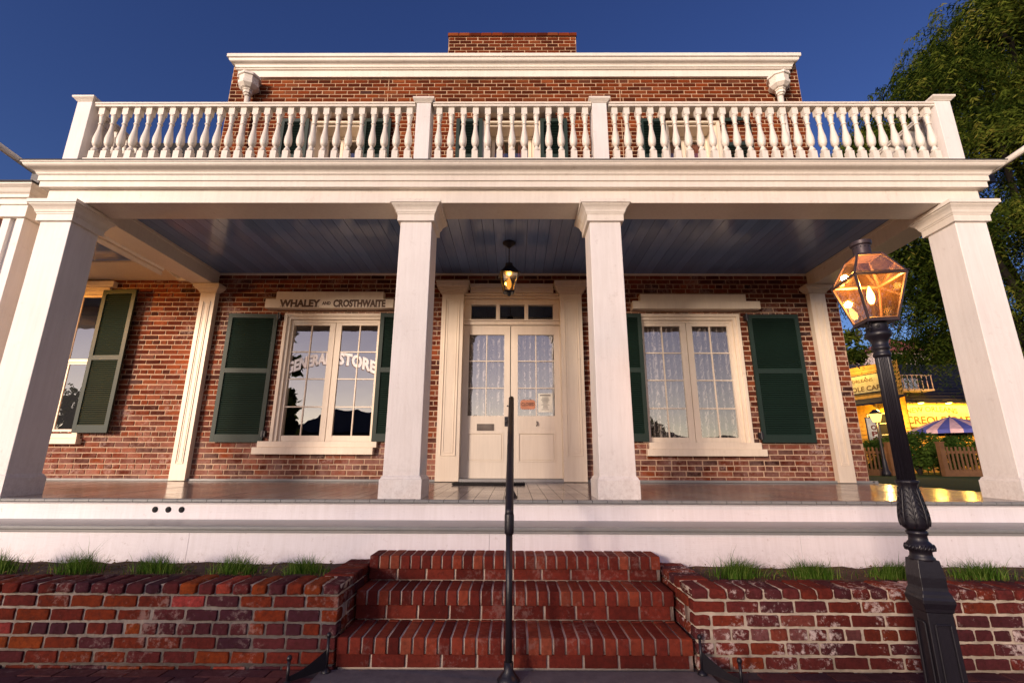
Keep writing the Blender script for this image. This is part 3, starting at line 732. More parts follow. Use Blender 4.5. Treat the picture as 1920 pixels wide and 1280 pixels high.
# wing window
b = MB().m('trim'); x0, x1, z0, z1 = WIN_W
for (ins, yy0, yy1) in ((0, W-.035, W+.10), (.045, W-.008, W+.115)):
    a, c, e, f = x0-.03+ins, x1+.03-ins, z0, z1+.03-ins
    b.box(a, a+.06, yy0, yy1, e, f); b.box(c-.06, c, yy0, yy1, e, f); b.box(a+.06, c-.06, yy0+.0005, yy1, f-.06, f)
ww = obj('window', b, H, bevel=.004, label='sash window of the left wing, half hidden by the outer left column')
b = MB().m('trim')
for (zz0, zz1, yy) in ((1.62, 2.70, W+.07), (2.68, 3.78, W+.045)):
    b.box(x0+.06, x0+.11, yy, yy+.03, zz0, zz1); b.box(x1-.11, x1-.06, yy, yy+.03, zz0, zz1)
    b.box(x0+.11, x1-.11, yy+.001, yy+.03, zz0, zz0+.05); b.box(x0+.11, x1-.11, yy+.001, yy+.03, zz1-.05, zz1)
    for q in (1, 2): xm = x0+.11+(x1-x0-.22)*q/3; b.box(xm-.01, xm+.01, yy+.004, yy+.026, zz0+.05, zz1-.05)
sa = obj('sash', b, ww, bevel=.0025)
gm = MB().m('glass'); gm.quad((x0+.1, W+.085, 1.66), (x1-.1, W+.085, 1.66), (x1-.1, W+.085, 2.69), (x0+.1, W+.085, 2.69)); gm.quad((x0+.1, W+.06, 2.72), (x1-.1, W+.06, 2.72), (x1-.1, W+.06, 3.74), (x0+.1, W+.06, 3.74))
obj('glass', gm, sa)
b = MB().m('trim'); b.box(-7.72, -6.33, W-.09, W+.06, 1.45, 1.53); b.box(-7.68, -6.36, W-.06, W+.09, 1.5305, 1.60); obj('sill', b, ww, bevel=.005)
b = MB().m('trim'); b.box(-7.72, -6.31, W-.08, W+.02, 3.871, 3.96); obj('head_board', b, ww, bevel=.004)
shutter(-6.42, -5.88, 1.61, 3.80, W-.10, H, tilt=R(-3), mid=2.72, label='narrow green louvred shutter of the left wing window, beside the bare brick')
shutter(-8.15, -7.62, 1.61, 3.80, W-.075, H, mid=2.72, label='green louvred shutter at the far left edge')
# upper windows
for k, (x0, x1, z0, z1) in enumerate(UP):
    xm = (x0+x1)/2; b = MB().m('trim')
    for ins, ya, yb, hh in ((0, W-.03, W+.03, .035), (.045, W+.0305, W+.30, .03), (.075, W+.3005, W+.40, .03)):
        a, c, f = x0-.02+ins, x1+.02-ins, z1+.02-ins*.8; w_ = .055
        b.box(a, a+w_, ya, yb, z0, f); b.box(c-w_, c, ya, yb, z0, f); b.box(a+w_, c-w_, ya+.0005, yb, f-hh, f)
    wu = obj('window', b, H, bevel=.003, label=['upper left window behind the balustrade with a dark blue blind', 'upper middle window behind the balustrade with brown curtains', 'upper right window behind the balustrade with brown curtains'][k])
    b = MB().m('trim'); ya, yb = W+.34, W+.38; zt_ = z1-.075
    for a, c in ((x0+.12, x0+.18), (xm-.055, xm-.004), (xm+.004, xm+.055), (x1-.18, x1-.12)): b.box(a, c, ya, yb, z0, zt_)
    for a, c in ((x0+.18, xm-.055), (xm+.055, x1-.18)):
        b.box(a, c, ya+.0005, yb, zt_-.035, zt_); b.box(a, c, ya+.0005, yb, z0, z0+.08)
        for q in (1, 2): zz = z0+(zt_-z0)*q/3; b.box(a, c, ya+.008, yb-.004, zz-.009, zz+.009)
    sa_ = obj('sash', b, wu, bevel=.002)
    gm = MB().m('glass'); gm.quad((x0+.15, ya+.02, z0+.05), (x1-.15, ya+.02, z0+.05), (x1-.15, ya+.02, zt_-.03), (x0+.15, ya+.02, zt_-.03)); obj('glass', gm, sa_)
    b = MB().m('trim'); b.box(x0-.10, x1+.34 if k == 0 else x1+.28, W-.24, W+.02, 7.02, 7.105); obj('head_board', b, wu, bevel=.004)
    if k: curtain(x0+.1, xm-.12, z0, z1-.15, W+.40, wu, 'red_curtain'); curtain(xm+.12, x1-.1, z0, z1-.15, W+.40, wu, 'red_curtain')
    else: curtain(x0+.1, x1-.1, z0, 6.22, W+.40, wu, 'blue_curtain', 'blind', .004, 3)
UL = ['left wing of the upper left window', 'right wing of the upper left window', 'left wing of the upper middle window', 'right wing of the upper middle window', 'left wing of the upper right window', 'right wing of the upper right window, its upper slats gone']
for k, (a, c) in enumerate(((-4.04, -3.56), (-2.62, -2.14), (-1.01, -.555), (.435, .90), (2.15, 2.585), (3.56, 4.02))):
    shutter(a, c, 5.32, 6.97, W-.07, H, label='green upper shutter, '+UL[k], missing='top' if k == 5 else None, mid=6.45 if k == 5 else None, tilt=R(-6) if k == 5 else 0)

# ---- door
ds = None
for x0, x1 in ((-1.12, -.785), (.70, 1.035)):
    D = MB().m('trim')
    D.box(x0, x1, W-.11, W+.03, .95, 3.745)
    a, c = x0+.055, x1-.055                                     # raised panel moulding
    for q, (ins, pr) in enumerate(((0, .012), (.035, .006))):
        D.box(a+ins, a+ins+.014, W-.11-pr, W-.10, 1.30-.0+ins, 3.66-ins); D.box(c-ins-.014, c-ins, W-.11-pr, W-.10, 1.30+ins, 3.66-ins)
        D.box(a+ins+.014, c-ins-.014, W-.11-pr+.0006, W-.10, 3.646-ins, 3.66-ins); D.box(a+ins+.014, c-ins-.014, W-.11-pr+.0006, W-.10, 1.30+ins, 1.314+ins)
    dp = obj('door_pilaster', D, H, bevel=.003)
    b = MB().m('trim')
    for (p, z0_, z1_) in ((.02, 3.746, 3.775), (.035, 3.7751, 3.80), (.055, 3.8001, 3.84), (.08, 3.8401, 3.90), (.09, 3.9001, 3.935)):
        b.box(x0-p, x1+p, W-.11-p, W+.02, z0_, z1_)
    obj('capital', b, dp, bevel=.006)
b = MB().m('trim'); b.box(-.69, .605, W-.10, W+.02, 3.85, 3.92); b.box(-.69, .605, W-.085, W+.02, 3.775, 3.849); b.box(-.765, .68, W-.065, W+.05, 3.735, 3.774); b.box(-.785, .70, W-.04, W+.06, 3.70, 3.734)
obj('door_lintel', b, H, bevel=.008)
dy = W+.03
b = MB().m('door')                                              # frame and transom bar
b.box(-.84, -.785, dy, dy+.1, .95, 3.70); b.box(.70, .76, dy, dy+.1, .95, 3.70)
b.box(-.785, .70, dy, dy+.1, 3.285, 3.345); b.box(-.80, .715, dy-.03, dy+.02, 3.3451, 3.365)
b.box(-.785, .70, dy+.01, dy+.1, 3.615, 3.70); b.box(-.785, -.68, dy+.012, dy+.1, 3.3652, 3.6149); b.box(.605, .70, dy+.012, dy+.1, 3.3652, 3.6149)
for x in (-.26, .185): b.box(x-.03, x+.03, dy+.012, dy+.1, 3.3652, 3.6149)
fr_ = obj('door_frame', b, H, bevel=.003)
gm = MB().m('glass'); gm.quad((-.70, dy+.06, 3.36), (.62, dy+.06, 3.36), (.62, dy+.06, 3.62), (-.70, dy+.06, 3.62)); obj('transom_glass', gm, fr_)
b = MB().m('grey_tread'); b.box(-.785, .70, W-.10, W+.1, .945, .985); obj('threshold', b, fr_)
def leaf(x0, x1, ga, gb, label):
    z0, z1 = .99, 3.28; b = MB().m('door'); yy = dy+.035
    b.box(x0, ga, yy, yy+.045, z0, z1); b.box(gb, x1, yy, yy+.045, z0, z1)
    b.box(ga, gb, yy+.0005, yy+.045, 3.133, z1); b.box(ga, gb, yy+.0005, yy+.045, 1.70, 1.885)
    b.box(ga, gb, yy+.0005, yy+.045, z0, 1.22); b.box(ga, gb, yy+.014, yy+.04, 1.22, 1.70)
    for a, c, e, f in ((ga+.0, ga+.018, 1.22, 1.64), (gb-.018, gb, 1.22, 1.64)): b.box(a, c, yy-.006, yy+.02, e, f)
    b.box(ga+.018, gb-.018, yy-.0055, yy+.02, 1.622, 1.64); b.box(ga+.018, gb-.018, yy-.0055, yy+.02, 1.22, 1.238); b.box(ga, gb, yy+.0007, yy+.02, 1.64, 1.7)
    b.box(ga+.03, gb-.03, yy+.002, yy+.02, 1.25, 1.61)
    for q in (1,): xm = (ga+gb)/2; b.box(xm-.008, xm+.008, yy+.006, yy+.04, 1.885, 3.133)
    for q in (1, 2): zm = 1.885+(3.133-1.885)*q/3; b.box(ga, gb, yy+.007, yy+.039, zm-.008, zm+.008)
    d = obj('door', b, H, bevel=.0025, label=label)
    gm = MB().m('glass'); gm.quad((ga, yy+.022, 1.885), (gb, yy+.022, 1.885), (gb, yy+.022, 3.133), (ga, yy+.022, 3.133)); obj('glass', gm, d)
    curtain(ga, gb, 1.86, 3.16, yy+.10, d, amp=.026, waves=6)
    return d
dl = leaf(-.785, -.066, -.70, -.157, 'left door leaf with a letter slot'); dr = leaf(-.054, .70, .053, .607, 'right door leaf with a closed card and a notice')
b = MB().m('brass'); b.box(-.555, -.30, dy+.028, dy+.036, 1.665, 1.765); b.box(-.53, -.325, dy+.022, dy+.029, 1.685, 1.745); obj('letter_slot', b, dl, bevel=.002)
b = MB().m('iron'); b.box(-.145, -.09, dy+.012, dy+.036, 1.73, 1.87); b.lathe([(.008, 0), (.01, .02), (.022, .03), (.024, .045), (.015, .055), (.002, .058)], 0, 0, 14)
i0 = 8; mtx = Matrix.Translation((-.118, dy+.02, 1.80)) @ Matrix.Rotation(R(90), 4, 'X'); b.xform(mtx, i0); obj('door_knob', b, dl)
b = MB().m('iron'); b.lathe([(.004, 0), (.012, .008), (.006, .02)], 0, 0, 12); b.xform(Matrix.Translation((-.10, dy+.035, 2.03)) @ Matrix.Rotation(R(90), 4, 'X')); obj('keyhole', b, dl)
b = MB().m('iron'); b.tube([(.335, dy+.03, 1.80), (.335, dy+.005, 1.79), (.34, dy+.005, 1.755), (.325, dy+.015, 1.735)], .008, 8); b.lathe([(.016, 0), (.014, .012), (.004, .016)], 0, 0, 12)
obj('hook', b, dr)
# closed card and notice on the right leaf
t = empty('closed_sign', (.20, dy+.05, 2.05), 'small orange CLOSED card hanging inside the right door pane', 'sign')
b = MB().m('orange_card'); i = b.add([(.105, dy+.052, 1.985), (.30, dy+.052, 1.985), (.315, dy+.052, 2.01), (.315, dy+.052, 2.10), (.29, dy+.052, 2.125), (.115, dy+.052, 2.125), (.09, dy+.052, 2.10), (.09, dy+.052, 2.01)]); b.face(*range(i, i+8))
j = b.add([(x, y+.003, z) for x, y, z in b.v[:8]]); b.face(*range(j+7, j-1, -1))
for q in range(8): b.face(i+q, j+q, j+(q+1) % 8, i+(q+1) % 8)
obj('card', b, t)
obj('lettering', text_mb('CLOSED', .068, 'dark_ink', .02, 0, 'CENTER', None, lambda v: (.203+v.x, dy+.0505, 2.036+v.y), .78), t)
b = MB().m('dark_ink'); b.tube([(.12, dy+.053, 2.12), (.2, dy+.053, 2.155), (.285, dy+.053, 2.12)], .0015, 5); obj('string', b, t)
t = empty('paper_notice', (.46, dy+.05, 2.08), 'white printed notice taped inside the lower right door pane', 'notice')
b = MB().m('paper'); b.box(.355, .575, dy+.051, dy+.053, 1.94, 2.225); obj('sheet', b, t)
b = MB().m('dark_ink'); b.box(.385, .545, dy+.0495, dy+.0502, 2.185, 2.2)
for k in range(11):
    z = 2.16-.018*k; w = random.uniform(.03, .07); b.box(.465-w, .465+w, dy+.0495, dy+.0502, z-.003, z+.003)
obj('print', b, t)
# sign board above the left window
t = empty('name_sign', (-2.855, W-.15, 3.50), 'long cream board lettered WHALEY AND CROSTHWAITE above the GENERAL STORE window', 'sign')
b = MB().m('trim'); b.box(-3.845, -1.865, W-.135, W-.0, 3.502, 3.649); obj('board', b, t, bevel=.005)
def serif(txt, size, cx, z, narrow):
    return text_mb(txt, size, 'brown_ink', .055, .0, 'LEFT', None, lambda v: (cx+v.x, W-.1375, z+v.y), narrow)
def fit(txt, size, xa, xb, z):
    m1 = serif(txt, size, 0, z, 1.0); xs = [v[0] for v in m1.v]; s = (xb-xa)/(max(xs)-min(xs)); x0 = min(xs)
    m1.v = [(xa+(v[0]-x0)*s, v[1], v[2]) for v in m1.v]; return m1
mm = merge(fit('WHALEY', .155, -3.62, -2.99, 3.521), fit('CROSTHWAITE', .155, -2.79, -1.985, 3.521))
an = fit('AND', .07, -2.965, -2.83, 3.552)
# slab serifs under and over the main stems
mm.m('brown_ink')
for xa, xb, n in ((-3.62, -2.99, 6), (-2.79, -1.985, 11)):
    for k in range(n):
        for dx in (.25, .75):
            x = xa+(xb-xa)*(k+dx)/n
            if (n == 6 and k in (0, 1, 2, 3, 5)) or (n == 11 and k in (4, 5, 7, 8, 9)):
                if random.random() < .9: mm.box(x-.014, x+.014, W-.1382, W-.1362, 3.518, 3.527)
obj('lettering', merge(mm, an), t)
# door mat
b = MB().m('mat'); b.box(-.80, .14, 6.28, 6.62, .935, .956); 
for k in range(30): b.box(-.78+.031*k, -.765+.031*k, 6.3, 6.6, .956, .960)
obj('door_mat', b, bevel=.004, label='dark rubber mat lying on the porch floor before the doors', cat='door mat')

# ---- porch floor, steps, risers
b = MB().m('floor'); zf = lambda y: .894+.0195*(y-4.42); XL, XR = -9.6, 5.14
x = XL; bw = .132
while x < XR:
    b.rv = random.random(); dz = random.uniform(-.0008, .0008); x1_ = min(x+bw-.004, XR)
    b.m('floor'); n = 5
    ys = [4.42, 7.02]
    i = b.add([(x, 4.42, zf(4.42)-.03), (x1_, 4.42, zf(4.42)-.03), (x, 4.418, zf(4.42)+dz), (x1_, 4.418, zf(4.42)+dz), (x, 7.02, zf(7.02)+dz), (x1_, 7.02, zf(7.02)+dz), (x, 7.02, .88), (x1_, 7.02, .88)])
    b.face(i+2, i+3, i+5, i+4); b.face(i+2, i+4, i+6, i); b.face(i+1, i+7, i+5, i+3)
    b.m('grey_edge'); j = b.add([(x, 4.405, .864), (x1_, 4.405, .864), (x, 4.398, .871), (x1_, 4.398, .871), (x, 4.398, .885), (x1_, 4.398, .885), (x, 4.408, .8925), (x1_, 4.408, .8925), (x, 4.418, .8935+dz), (x1_, 4.418, .8935+dz), (x, 4.45, .864), (x1_, 4.45, .864)])
    for q in range(4): b.face(j+2*q, j+2*q+1, j+2*q+3, j+2*q+2)
    b.face(j+10, j+11, j+1, j)
    x += bw
b.m('dark').box(XL, XR-.01, 4.51, 7.0, .80, .862); b.m('grey_edge').box(XR, XR+.025, 4.40, 7.0, .84, .90)
obj('porch_floor', b, H)
b = MB().m('riser'); b.box(XL, XR, 4.47, 4.50, .70, .858); b.box(XL, XR, 4.455, 4.47, .846, .8635)
# joints between fascia boards are real gaps
obj('porch_riser', b, H, bevel=.002, label='narrow white board under the porch floor edge with three round holes')
b = MB().m('dark')
for x in (-3.235, -3.115, -2.995):
    s0 = len(b.v); b.lathe([(.0, 0), (.019, 0), (.024, -.002), (.026, .001), (.026, .004)], 0, 0, 20); b.xform(Matrix.Translation((x, 4.4705, .795)) @ Matrix.Rotation(R(90), 4, 'X'), s0)
obj('vent_hole', b, H, smooth=True)
b = MB().m('grey_tread'); b.box(XL, XR+.03, 4.045, 4.50, .682, .714); b.m('grey_edge').box(XL, XR+.03, 4.030, 4.0448, .684, .712); b.m('grey_tread').box(XL, XR, 4.05, 4.07, .66, .6815)
obj('porch_step', b, H, bevel=.006)
b = MB().m('riser')
xs = [XL, -7.4, -4.4, -2.63, -.2, 2.3, 4.75, XR]
for a, c in zip(xs[:-1], xs[1:]): b.box(a+.0012, c-.0012, 4.07, 4.10, .38, .681)
b.m('dark').box(XL, XR, 4.101, 4.5, .1, .65)
obj('porch_riser', b, H, bevel=.0015, label='wide white painted board below the grey porch step')
b = MB().m('grey_edge'); b.box(-9.6, -1.13, W-.05, W+.0, .945, .975); b.box(1.045, 5.09, W-.05, W+.0, .945, .975); b.box(5.06, 5.14, W-.05, W+.2, .90, .9749)
obj('wall_sill', b, H, bevel=.004)

# ---- columns
cap = [(.0, 3.655), (.022, 3.66), (.022, 3.70), (.03, 3.705), (.035, 3.715), (.04, 3.74), (.048, 3.765), (.062, 3.79), (.08, 3.81), (.088, 3.818), (.09, 3.824), (.098, 3.828), (.1, 3.835), (.1, 3.885), (.0, 3.8925)]
cap = [(.0, 3.668), (.028, 3.672), (.028, 3.742), (.034, 3.746), (.036, 3.757), (.043, 3.766), (.05, 3.79), (.062, 3.812), (.078, 3.83), (.084, 3.835), (.086, 3.845), (.1, 3.849), (.1, 3.888), (0, 3.8935)]
def ring(mb, prof, x0, x1, y0, y1):
    ps = [[(x0-p, y0-p, z), (x1+p, y0-p, z), (x1+p, y1+p, z), (x0-p, y1+p, z)] for p, z in prof]
    for a, c in zip(ps[:-1], ps[1:]):
        for k in range(4): q = (k+1) % 4; mb.quad(a[k], a[q], c[q], c[k])
    return mb
def column(x0, x1, y0, y1, label):
    b = MB().m('column'); taper = .006
    i = b.add([(x0-taper, y0-taper, 1.09), (x1+taper, y0-taper, 1.09), (x1+taper, y1, 1.09), (x0-taper, y1, 1.09), (x0, y0, 3.68), (x1, y0, 3.68), (x1, y1-taper, 3.68), (x0, y1-taper, 3.68)])
    for k in range(4): q = (k+1) % 4; b.face(i+k, i+q, i+4+q, i+4+k)
    c = obj('column', b, H, bevel=.006, label=label)
    cp = MB().m('white'); ring(cp, cap, x0, x1, y0, y1); cp.quad((x0, y0, 3.8935), (x1, y0, 3.8935), (x1, y1, 3.8935), (x0, y1, 3.8935)); obj('capital', cp, c, angle=20)
    bs = MB().m('column'); t_ = .03
    ring(bs, [(t_, .885), (t_, 1.062), (.022, 1.068), (.02, 1.078), (.012, 1.09), (.008, 1.094), (.004, 1.096)], x0, x1, y0, y1); obj('base', bs, c, bevel=.004)
    return c
column(-5.03, -4.70, 4.50, 4.84, 'outer left porch column, its right side in shade')
column(-1.205, -.875, 4.50, 4.84, 'porch column left of the doors')
column(.79, 1.115, 4.50, 4.84, 'porch column right of the doors')
column(4.62, 4.95, 4.50, 4.84, 'outer right porch column, its left side lit orange')
# beams, frieze, cornice
b = MB().m('white')
b.box(-5.03, 4.95, 4.50, 4.85, 3.894, 4.2); b.box(-5.03, -4.70, 4.8501, 6.995, 3.8945, 4.2); b.box(4.62, 4.95, 4.8501, 6.995, 3.8945, 4.2)
b.box(-4.70, -4.685, 4.865, 6.99, 4.075, 4.119); b.box(4.605, 4.62, 4.865, 6.99, 4.075, 4.119); b.box(-4.70, 4.62, 4.8502, 4.865, 4.075, 4.119); b.box(-4.68, 4.60, 6.975, 6.999, 4.085, 4.119)
obj('porch_beam', b, H, bevel=.004)
cor = [(0, 4.046), (.058, 4.050), (.058, 4.112), (.066, 4.116), (.074, 4.118), (.074, 4.176), (.082, 4.180), (.086, 4.187)]
cor += [(.09+.085*(t-.10*math.sin(2*math.pi*t)), 4.19+.078*(t+.08*math.sin(2*math.pi*t))) for t in [k/8 for k in range(9)]]
cor += [(.178, 4.272), (.186, 4.274), (.186, 4.287)]
b = MB().m('white'); sweep_u(b, cor, -5.03, 4.95, 4.5, 6.99)
co = obj('porch_cornice', b, H, angle=35)
b = MB().m('roofing'); sweep_u(b, [(.186, 4.288), (.192, 4.286), (.192, 4.297), (.0, 4.305)], -5.03, 4.95, 4.5, 6.99); b.box(-5.03, 4.95, 4.5, 6.99, 4.29, 4.3052); obj('balcony_roof', b, H)
# ceiling boards
b = MB().m('ceiling'); x = -4.70; 
while x < 4.62:
    b.rv = random.random(); z = 4.12+random.uniform(-.0006, .0006); x1_ = min(x+.141, 4.62)
    b.quad((x+.002, 4.85, z), (x1_-.002, 4.85, z), (x1_-.002, 7.0, z), (x+.002, 7.0, z)); b.quad((x1_-.002, 4.85, z), (x1_, 4.85, z+.006), (x1_, 7, z+.006), (x1_-.002, 7, z)); b.quad((x1_, 4.85, z+.006), (x1_+.002, 4.85, z), (x1_+.002, 7, z), (x1_, 7, z+.006))
    x += .143
b.m('dark').box(-4.72, 4.63, 4.85, 7.0, 4.14, 4.16)
obj('porch_ceiling', b, H)
# pilasters on the wall
def pilaster(x0, x1, label):
    b = MB().m('trim'); b.box(x0, x1, 6.90, 6.998, .95, 3.76)
    for ins, pr in ((.06, .010), (.085, .005)):
        a, c, e, f = x0+ins, x1-ins, 1.18+ins-.06, 3.62-(ins-.06)
        b.box(a, a+.01, 6.90-pr, 6.905, e, f); b.box(c-.01, c, 6.90-pr, 6.905, e, f); b.box(a+.01, c-.01, 6.90-pr+.0005, 6.905, f-.01, f); b.box(a+.01, c-.01, 6.90-pr+.0005, 6.905, e, e+.01)
    p = obj('pilaster', b, H, bevel=.003, label=label)
    b = MB().m('trim')
    ring(b, [(0, 3.762), (.015, 3.765), (.025, 3.785), (.05, 3.81), (.07, 3.822), (.072, 3.835), (.085, 3.84), (.085, 3.885), (0, 3.8925)], x0, x1, 6.90, 6.96); obj('capital', b, p, angle=25)
pilaster(-4.89, -4.655, 'flat white pilaster on the brick wall below the left porch beam'); pilaster(4.565, 4.80, 'flat white pilaster on the brick wall below the right porch beam')

# ---- balustrade
bp = [(.026, .10), (.034, .108), (.037, .118), (.033, .128), (.019, .15), (.018, .162), (.03, .172), (.041, .20), (.0435, .235), (.041, .27), (.032, .32), (.024, .37), (.0205, .42), (.020, .43), (.028, .436), (.029, .444), (.021, .45), (.023, .475), (.031, .51), (.033, .522), (.028, .53), (.034, .536), (.034, .548)]
bz0, bz1 = 4.50, 5.173
def baluster_mb():
    b = MB().m('white'); s = (bz1-bz0)/.635
    h = lambda z: z*s
    b.box(-.033, .033, -.033, .033, 0, h(.098)); b.box(-.033, .033, -.033, .033, h(.55), h(.635))
    b.lathe([(r, h(z)) for r, z in bp], 0, 0, 14); return b
bal_me = baluster_mb().mesh('baluster', angle=30)
bal_proto = None
def bal_run(p0, p1, n, label, first_off=None):
    global bal_proto
    (ax_, ay), (bx_, by) = p0, p1; L = math.hypot(bx_-ax_, by-ay); ux, uy = (bx_-ax_)/L, (by-ay)/L
    b = MB().m('white')
    def bar(w, z0, z1, bb):
        px, py = -uy*w, ux*w
        i = bb.add([(ax_-px, ay-py, z0), (bx_-px, by-py, z0), (bx_+px, by+py, z0), (ax_+px, ay+py, z0), (ax_-px, ay-py, z1), (bx_-px, by-py, z1), (bx_+px, by+py, z1), (ax_+px, ay+py, z1)])
        for f in ((0, 3, 2, 1), (4, 5, 6, 7), (0, 1, 5, 4), (1, 2, 6, 5), (2, 3, 7, 6), (3, 0, 4, 7)): bb.face(*[i+k for k in f])
    bar(.055, 5.173, 5.20, b); bar(.066, 5.2001, 5.222, b)
    top = obj('balustrade', b, H, bevel=.004, label=label)
    b2 = MB().m('white'); bar(.05, 4.45, 4.50, b2); 
    for q in (.1, .5, .9): xx, yy = ax_+ux*L*q, ay+uy*L*q; b2.box(xx-.04, xx+.04, yy-.04, yy+.04, 4.304, 4.45)
    obj('bottom_rail', b2, top, bevel=.004)
    for k in range(n):
        f = (k+.5)/n; x, y = ax_+ux*L*f, ay+uy*L*f
        if bal_proto is None: bal_proto = obj('baluster', bal_me, top, (x, y, bz0))
        else:
            c = bal_proto.copy(); COL.objects.link(c); c.parent = top; c.location = (x, y, bz0); c.location -= WL[top.name]; WL[c.name] = Vector((x, y, bz0))
        
bal_run((-4.84, 4.62), (-1.145, 4.62), 27, 'left bay of the front balcony balustrade')
bal_run((-.94, 4.62), (.875, 4.62), 13, 'middle bay of the front balcony balustrade')
bal_run((1.075, 4.62), (4.79, 4.62), 27, 'right bay of the front balcony balustrade')
bal_run((-4.95, 4.78), (-4.95, 6.95), 14, 'left side run of the balcony balustrade')
bal_run((4.87, 4.78), (4.87, 6.95), 14, 'right side run of the balcony balustrade')
PC = [(0, 5.222), (.006, 5.225), (.012, 5.235), (.03, 5.255), (.034, 5.26), (.034, 5.28), (.002, 5.292)]
for x0, x1, label, dz in ((-5.04, -4.868, 'tall balcony post at the left corner', .0), (-1.125, -.962, 'balcony post above the column left of the doors', -.022), (.883, 1.047, 'balcony post above the column right of the doors', -.022), (4.79, 4.965, 'tall balcony post at the right corner', .0)):
    b = MB().m('column'); b.box(x0, x1, 4.55, 4.74, 4.30, 5.235+dz); p = obj('balcony_post', b, H, bevel=.004, label=label)
    b = MB().m('white'); ring(b, [(a*1.15, z+dz) for a, z in PC], x0, x1, 4.55, 4.74); b.quad((x0, 4.55, 5.2915+dz), (x1, 4.55, 5.2915+dz), (x1, 4.74, 5.2915+dz), (x0, 4.74, 5.2915+dz)); obj('cap', b, p, angle=25)

# ---- left wing porch
b = MB().m('white'); prof = [(0, 3.92), (.02, 3.925), (.02, 3.99), (.045, 3.995), (.045, 4.035), (.055, 4.04), (.065, 4.055), (.08, 4.09), (.105, 4.115), (.11, 4.12), (.11, 4.14), (0, 4.15)]
sweep_u(b, prof, -9.6, -5.34, 4.60, 6.6); b.box(-9.6, -5.34, 4.60, 4.85, 3.921, 4.12)
obj('wing_cornice', b, H, angle=30)
b = MB().m('roofing'); sweep_u(b, [(.11, 4.141), (.125, 4.14), (.125, 4.156), (0, 4.17)], -9.6, -5.34, 4.60, 6.99); b.box(-9.6, -5.34, 4.6, 6.99, 4.151, 4.1705); obj('wing_roof', b, H)
b = MB().m('column'); b.box(-5.585, -5.50, 4.62, 4.80, .90, 3.78); b.box(-5.435, -5.35, 4.62, 4.80, .90, 3.78); b.box(-5.50, -5.435, 4.655, 4.77, .90, 3.78)
p = obj('wing_pillar', b, H, bevel=.004); b = MB().m('white'); b.box(-5.62, -5.315, 4.59, 4.83, 3.78, 3.919); obj('capital', b, p, bevel=.004)
b = MB().m('ceiling'); y = 4.85
while y < 6.5:
    b.rv = random.random(); b.quad((-9.6, y+.002, 4.115), (-5.34, y+.002, 4.115), (-5.34, y+.14, 4.115), (-9.6, y+.14, 4.115)); y += .143
b.m('dark').box(-9.6, -5.34, 4.85, 7.0, 4.1305, 4.145)
obj('wing_ceiling', b, H)
b = MB().m('cream'); b.extrude_x([(6.50, 4.115), (6.50, 4.09), (6.96, 4.0), (7.0, 4.0), (7.0, 4.13)], -9.6, -5.34); b.box(-5.3399, -5.03, 6.94, 6.999, 3.98, 4.12); obj('cove_board', b, H)

# ---- flagpoles
for a, c, lab in (((-5.30, 4.62, 4.30), (-5.95, 3.75, 4.83), 'pale round pole leaning out from the left end of the porch roof'), ((5.20, 4.62, 4.30), (5.88, 3.75, 4.79), 'pale round pole leaning out from the right end of the porch roof')):
    b = MB().m('white'); b.tube([a, c], [.034, .038], 14); t = obj('roof_pole', b, smooth=True, label=lab, cat='pole', group='poles leaning from the porch roof ends')
    # bracket keeps it on the roof edge
    b = MB().m('iron'); s = 1 if a[0] > 0 else -1; b.box(a[0]-.05, a[0]+.05, a[1]-.05, a[1]+.06, 4.13 if s < 0 else 4.2, 4.32); b.box(min(a[0], s*4.97), max(a[0], s*4.97), a[1]-.02, a[1]+.03, 4.25, 4.29); obj('bracket', b, t)

